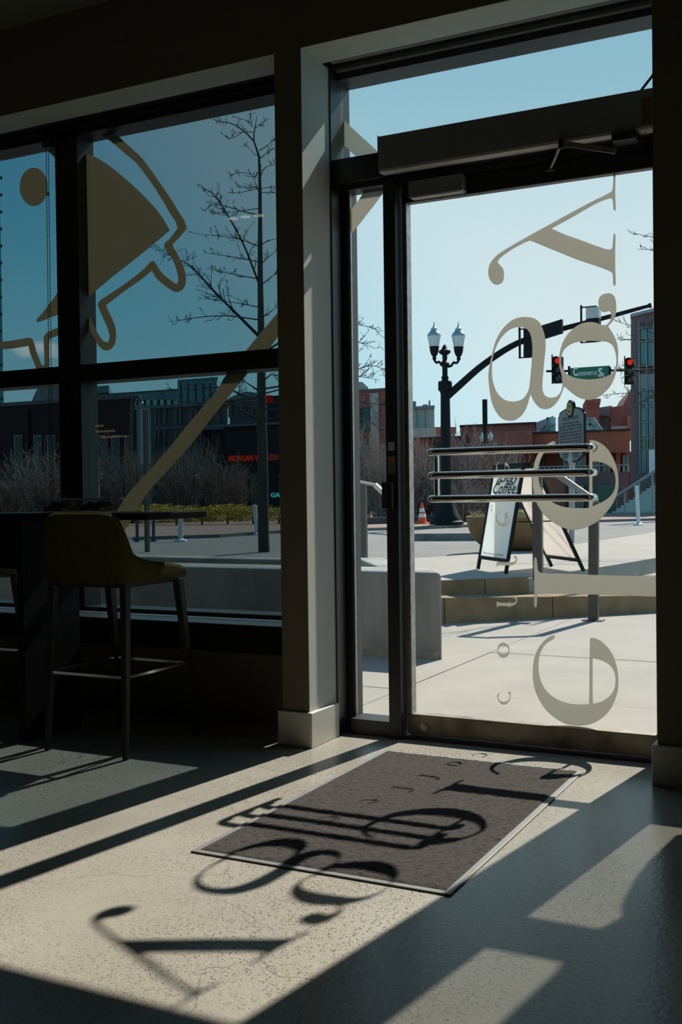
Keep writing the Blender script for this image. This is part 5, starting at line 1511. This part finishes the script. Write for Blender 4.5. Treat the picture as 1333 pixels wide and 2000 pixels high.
# far towers
t = empty('office_tower', (at(-15, 800, 150).x, 150, G0), 'tall blue glass tower sliver at the left picture edge', 'building')
fbox(-60, 330, 4, 900, 150, 30, G0).build('shaft', M['tealglass'], t)
for i in range(14):
    fbox(-58, 350 + i * 33, 4.6, 355 + i * 33, 149.7, 0.5).build('floor_band', M['darkwin'], t)
t = empty('office_tower', (at(100, 800, 140).x, 140, G0), 'grey concrete tower block rising behind the brick roof', 'building')
fbox(80, 746, 122, 900, 140, 30, G0).build('shaft', M['hospital'], t)
fbox(78, 744, 124, 750, 139.8, 30.4).build('roof_edge', M['greyclad'], t)
# grey stone building
SH = -0.70
bC = empty('stone_building', (at(340, 900, 56).x, 56, G0), 'grey stone building with tall pale windows behind the sign post', 'building')
fbox(296, 792, 446, 990, 56, 14, G0).build('wall', M['hospital'], bC)
fbox(293, 788, 449, 794, 55.7, 14.6).build('cornice', M['greyclad'], bC)
fbox(296, 832, 446, 836, 55.8, 0.4).build('string_course', M['greyclad'], bC)
for x in (302, 309, 320, 342, 350, 372, 380, 402, 425):
    for ya, yb in ((798, 828), (840, 872)):
        w_ = fbox(x, ya, x + 5, yb, 55.9, 0.3).build('window', M['mull'], bC)
        fbox(x + 1, ya + 1.5, x + 4, yb - 1, 55.86, 0.3).build('pane', M['darkwin'], w_)
# arched-roof building
SH = -0.65
bD = empty('arched_building', (at(475, 900, 70).x, 70, G0), 'pale building with a shallow arched roof behind the tree', 'building')
fbox(450, 782, 530, 900, 70, 4, G0).build('wall', M['hospital'], bD)
arc = [at(438 + 94 * i / 12, 784 - 19 * math.sin(math.pi * i / 12), 69.8) for i in range(13)]
MB().poly([[Vector((p.x, 69.8, p.z)) for p in arc]], (SH * 4, 4, 0)).build('arched_roof', M['greyclad'], bD)
for x in (446, 460, 474, 488, 502):
    fbox(x, 795, x + 8, 815, 69.9, 0.3).build('window', M['darkwin'], bD)
# dark corner building with red lettering
SH = -0.66
bE = empty('corner_building', (at(480, 990, 40).x, 40, G0), 'black corner venue building with glowing red sign letters', 'building')
M['venue'] = pm('black_cladding', (0.022, 0.02, 0.022), (0.03, 0.027, 0.03), 1.5, 0.7)
fbox(440, 828, 640, 990, 40, 8, G0).build('wall', M['venue'], bE)
fbox(396, 838, 441, 990, 41.2, 10, G0).build('side_wall', M['venue'], bE)
fbox(438, 824, 642, 829, 39.8, 8.4).build('parapet', M['greyclad'], bE)
fbox(394, 834, 442, 839, 41.0, 10.4).build('parapet', M['greyclad'], bE)
fbox(600, 772, 640, 830, 42, 5).build('gable', M['venue'], bE)
fbox(523, 770, 640, 829, 41.5, 5).build('upper_block', M['venue'], bE)
px_box(MB(), 519, 772, 527, 786, 40.5, 0, 0.3).build('red_roof_sign', emit('dim_red', (0.9, 0.03, 0.02), 0.3), bE)
M['redneon'] = emit('red_neon', (1.0, 0.05, 0.02), 0.55)
o_ = at(447, 901, 39.7)
PN = (at(500, 890, 39.7) - at(400, 890, 39.7)).length / 100
text_mesh('sign_letters', 'MORGAN WALLEN', 13 * PN, M['redneon'], bE, o_, (1, 0, 0), (0, 0, 1), 0, 0.05, width=92 * PN, bold=0.004)
text_mesh('sign_letters', 'GARAGE', 10 * PN, emit('cyan_neon', (0.1, 0.7, 0.8), 0.9), bE, at(529, 971, 39.7), (1, 0, 0), (0, 0, 1), 0, 0.05, width=48 * PN, bold=0.006)
px_box(MB(), 528, 889, 590, 892, 39, 0, 0.8).build('awning', M['greyclad'], bE)
for x in (450, 470, 490, 545, 570):
    fbox(x, 925, x + 13, 985, 39.95, 0.3).build('window', M['darkwin'], bE)
px_box(MB(), 396, 952, 412, 985, 39.9, 0, 0.1).build('red_poster', pm('red_poster_print', (0.30, 0.02, 0.02), (0.12, 0.01, 0.01), 3, 0.6), bE)
# brick building seen in the sidelight
SH = -0.47
bF = empty('brick_building', (at(720, 990, 44).x, 44, G0), 'narrow red brick building seen through the sidelight', 'building')
fbox(672, 762, 756, 990, 44, 6, G0).build('wall', M['brick'], bF)
fbox(671, 760, 757, 764, 43.9, 6.2).build('parapet', M['darkwin'], bF)
fbox(724, 768, 741, 990, 43.9, 0.3, G0).build('pilaster', M['tanclad'], bF)
for ya, yb in ((797, 842), (860, 900)):
    w_ = fbox(705, ya, 723, yb, 43.9, 0.3).build('window', M['darkwin'], bF)
    fbox(706.5, ya + 1.5, 721.5, yb - 1.5, 43.85, 0.3).build('pane', M['greenglass'], w_)
gb = MB()
q = [at(x, y, 51) for x, y in ((690, 763), (690, 746), (708, 746), (720, 757), (720, 763))]
gb.poly([q], (SH * 4, 4, 0)).build('rear_gable', M['tanclad'], bF)
# beige slab buildings
SH = -0.42
bG = empty('beige_building', (at(800, 990, 62).x, 62, G0), 'beige and grey flat-roofed building left of the lamp post', 'building')
fbox(757, 797, 849, 838, 62, 12).build('upper_storey', M['tanclad'], bG)
fbox(757, 837, 853, 990, 60, 14, G0).build('lower_storey', M['beige'], bG)
fbox(757, 794, 849.5, 799, 61.8, 12.2).build('parapet', M['greyclad'], bG)
for x0, y0, x1, y1 in ((795, 784, 813, 796), (826, 790, 836, 796), (838, 782, 841, 796)):
    fbox(x0, y0, x1, y1, 64, 2).build('roof_plant', M['greyclad'], bG)
for x in (759, 763):
    fbox(x, 805, x + 2.5, 830, 61.9, 0.3).build('window', M['darkwin'], bG)
for x in (814, 831):
    fbox(x, 800, x + .6, 836, 61.95, 0.2).build('panel_joint', M['greyclad'], bG)
t = empty('red_roof_building', (at(865, 900, 75).x, 75, G0), 'distant low building with dull red roof beside the lamp post', 'building')
fbox(850, 844, 890, 960, 75, 10, G0).build('wall', M['greyclad'], t)
q = [at(x, y, 74.8) for x, y in ((848, 845), (848, 834), (892, 834), (892, 845))]
MB().poly([q], (SH * 10.4, 10.4, 0)).build('roof', M['brick'], t)

# large brick centre with terrace, skylights and chimney
SH = -0.30
bH = empty('brick_centre', (at(1050, 990, 46).x, 46, G0), 'wide red brick complex with terrace, skylights and chimney', 'building')
fbox(900, 829, 1046, 990, 48, 16, G0).build('wall', M['brick'], bH)
fbox(898, 827, 1048, 831, 47.9, 16.2).build('parapet', M['brickdk'], bH)
fbox(800, 855, 902, 990, 47, 12, G0).build('wall', M['brick'], bH)
fbox(800, 853, 903, 857, 46.9, 12.2).build('parapet', M['brickdk'], bH)
fbox(836, 862, 872, 900, 46.9, 0.3).build('opening', M['darkwin'], bH)
fbox(918, 842, 1040, 884, 46, 4).build('balcony_wall', M['brick'], bH)
fbox(1020, 843, 1231, 885, 47, 5).build('balcony_wall', M['brickor'], bH)
fbox(1018, 841, 1232, 844.5, 46.9, 5.2).build('coping', M['brickdk'], bH)
fbox(1020, 885, 1240, 990, 49, 10, G0).build('wall', M['brick'], bH)
for x in (1030, 1049, 1100, 1120, 1132, 1160, 1176, 1216):
    w_ = fbox(x, 888, x + 14, 922, 48.8, 0.4).build('window', M['mull'], bH)
    fbox(x + 1, 889, x + 6.5, 921, 48.7, 0.4).build('pane', M['greenglass'], w_)
    fbox(x + 7.5, 889, x + 13, 921, 48.7, 0.4).build('pane', M['greenglass'], w_)
fbox(1043, 885, 1049, 924, 48.5, 0.6).build('pier', M['brickor'], bH)
fbox(1204, 885, 1213, 924, 48.5, 0.6).build('pier', M['brickor'], bH)
fbox(1000, 924, 1228, 1000, 47, 1.5, G0).build('terrace_wall', M['bricgry'], bH)
fbox(1060, 932, 1105, 998, 46.8, 0.4).build('brick_panel', M['brickor'], bH)
for x0, x1 in ((1122, 1142), (1168, 1200)):
    w_ = fbox(x0, 947, x1, 995, 46.9, 0.3).build('window', M['darkwin'], bH)
    fbox(x0 + 1, 948, x1 - 1, 994, 46.85, 0.3).build('pane', M['greenglass'], w_)
rr = MB()
za, zb = at(1120, 918, 47.1).z, at(1120, 910, 47.1).z
xa, xb = at(1004, 918, 47.1).x, at(1228, 918, 47.1).x
tr_ = MB()
tr_.box(xa, xb, 47.1, 47.14, zb - 0.03, zb + 0.02).build('terrace_rail', M['mull'], bH)
for i in range(26):
    x = xa + (xb - xa) * i / 25
    MB().box(x - 0.02, x + 0.02, 47.1, 47.14, at(1120, 924, 47).z, zb).build('rail_post', M['mull'], bH)
# chimney and roof blocks
ch = empty('brick_chimney', (at(1159, 842, 55).x, 55, at(1159, 842, 55).z), None)
ch.parent = bH; ch.location = WL[ch] - WL[bH]
fbox(1148, 795, 1171, 846, 55, 3).build('stack', M['brick'], ch)
for k, (e_, ya, yb) in enumerate(((0, 789, 796), (1.2, 785, 790), (2.2, 779, 786))):
    fbox(1147 - e_, ya, 1172 + e_, yb, 54.9 - k * .1, 3.2 + k * .2).build('corbel', M['brick'], ch)
MB().poly([[at(x, y, 60) for x, y in ((1040, 845), (1040, 828), (1082, 812), (1082, 845))]], (SH * 6, 6, 0)).build('sloped_roof', M['roof'], bH)
fbox(1171, 812, 1196, 846, 58, 8).build('grey_block', M['greyclad'], bH)
MB().poly([[at(x, y, 57.8) for x, y in ((1171, 812), (1171, 796), (1196, 792), (1196, 812))]], (SH * 8, 8, 0)).build('metal_roof', M['roof'], bH)
MB().poly([[at(x, y, 57) for x, y in ((1195, 846), (1195, 795), (1217, 792), (1236, 756), (1260, 756), (1260, 846))]], (SH * 9, 9, 0)).build('gable_wall', M['brick'], bH)
fbox(1195, 832, 1226, 838, 56.6, 0.6).build('white_trim', M['mull'], bH)
fbox(1196, 838, 1226, 846, 56.8, 0.4).build('opening', M['darkwin'], bH)
fbox(1226, 812, 1236, 846, 56.5, 2).build('pier', M['brickor'], bH)
# glazed roof lights
def skylight(pts, Y, bars):
    s_ = MB().poly([[at(x, y, Y) for x, y in pts]], (SH * 2.5, 2.5, 0)).build('skylight', M['skylight'], bH)
    for (a, b) in bars:
        m = MB(); m.bar(at(*a, Y - .06), at(*b, Y - .06), 0.09, 0.09, (0, 1, 0)); m.build('glazing_bar', M['mull'], s_)
skylight([(1057, 843), (1071, 815), (1086, 815), (1086, 843)], 50, [((1057, 843), (1071, 815)), ((1071, 815), (1071, 843)), ((1064, 829), (1086, 829)), ((1057, 843), (1086, 843))])
skylight([(1146, 843), (1146, 817), (1160, 817), (1178, 843)], 50, [((1160, 817), (1178, 843)), ((1147, 818), (1163, 843)), ((1146, 829), (1169, 829)), ((1146, 817), (1160, 817))])
# glass fronted office block at the right
SH = -0.19
bI = empty('office_building', (at(1290, 990, 40).x, 40, G0), 'tall brick and teal glass office building at the right edge', 'building')
MB().poly([[at(x, y, 40) for x, y in ((1233, 1000), (1233, 617), (1235, 613), (1420, 570), (1420, 1000))]], (SH * 6, 6, 0)).build('wall', M['bricgry'], bI)
MB().poly([[at(x, y, 39.8) for x, y in ((1232, 619), (1232, 613), (1420, 566), (1420, 573))]], (SH * 6.4, 6.4, 0)).build('roof_edge', M['roof'], bI)
for x0, x1 in ((1250, 1263), (1265, 1277), (1279, 1292), (1294, 1307)):
    for ya, yb in ((640, 664), (666, 712), (763, 792), (794, 822), (824, 855), (877, 924)):
        fbox(x0, ya, x1, yb, 39.9, 0.3).build('pane', M['tealglass'], bI)
    fbox(x0, 731, x1, 760, 39.9, 0.3).build('spandrel_panel', M['mull'], bI)
    fbox(x0, 857, x1, 875, 39.9, 0.3).build('pane', M['greenglass'], bI)
for x in (1249, 1263.5, 1277.5, 1292.5):
    fbox(x, 628, x + 1.4, 924, 39.75, 0.3).build('mullion', M['mull'], bI)
for y in (638, 664.5, 712, 760, 792.5, 822.5, 855.5, 875.5):
    fbox(1249, y, 1308, y + 1.2, 39.76, 0.3).build('transom', M['mull'], bI)
fbox(1268, 878, 1280, 924, 39.7, 0.2).build('door', M['white'], bI)
# outdoor stairs at the right
sr = empty('outdoor_stairs', (at(1240, 1008, 36).x, 36, G0), 'wide concrete outdoor stairs climbing to the right', 'stairs')
for k in range(12):
    x0, y0 = 1188 + k * 8.5, 1010 - k * 5.6
    a = at(x0, y0, 36 + k * 0.32)
    MB().box(a.x, a.x + 9, 36 + k * 0.30, 36 + (k + 1) * 0.30 + 0.03, G0, at(x0, y0 - 5.6, 36 + k * 0.3).z).build('step', M['beige'], sr)
hr = empty('stair_handrail', at(1205, 1000, 35.4), 'thin sloping steel handrail beside the outdoor stairs', 'handrail')
MB().tube([at(1205, 969, 35.4), at(1277, 922, 35.4), at(1330, 888, 35.4)], 0.045, 8).build('rail', M['mull'], hr, True)
for x, y0 in ((1221, 958), (1249, 940), (1275, 924), (1325, 891)):
    MB().tube([(at(x, y0, 35.4).x, 35.4, G0), at(x, y0, 35.4)], 0.03, 6).build('post', M['mull'], hr, True)
fbox(1168, 948, 1206, 1004, 37.6, 0.4, G0).build('stair_screen', M['greenglass'], sr)
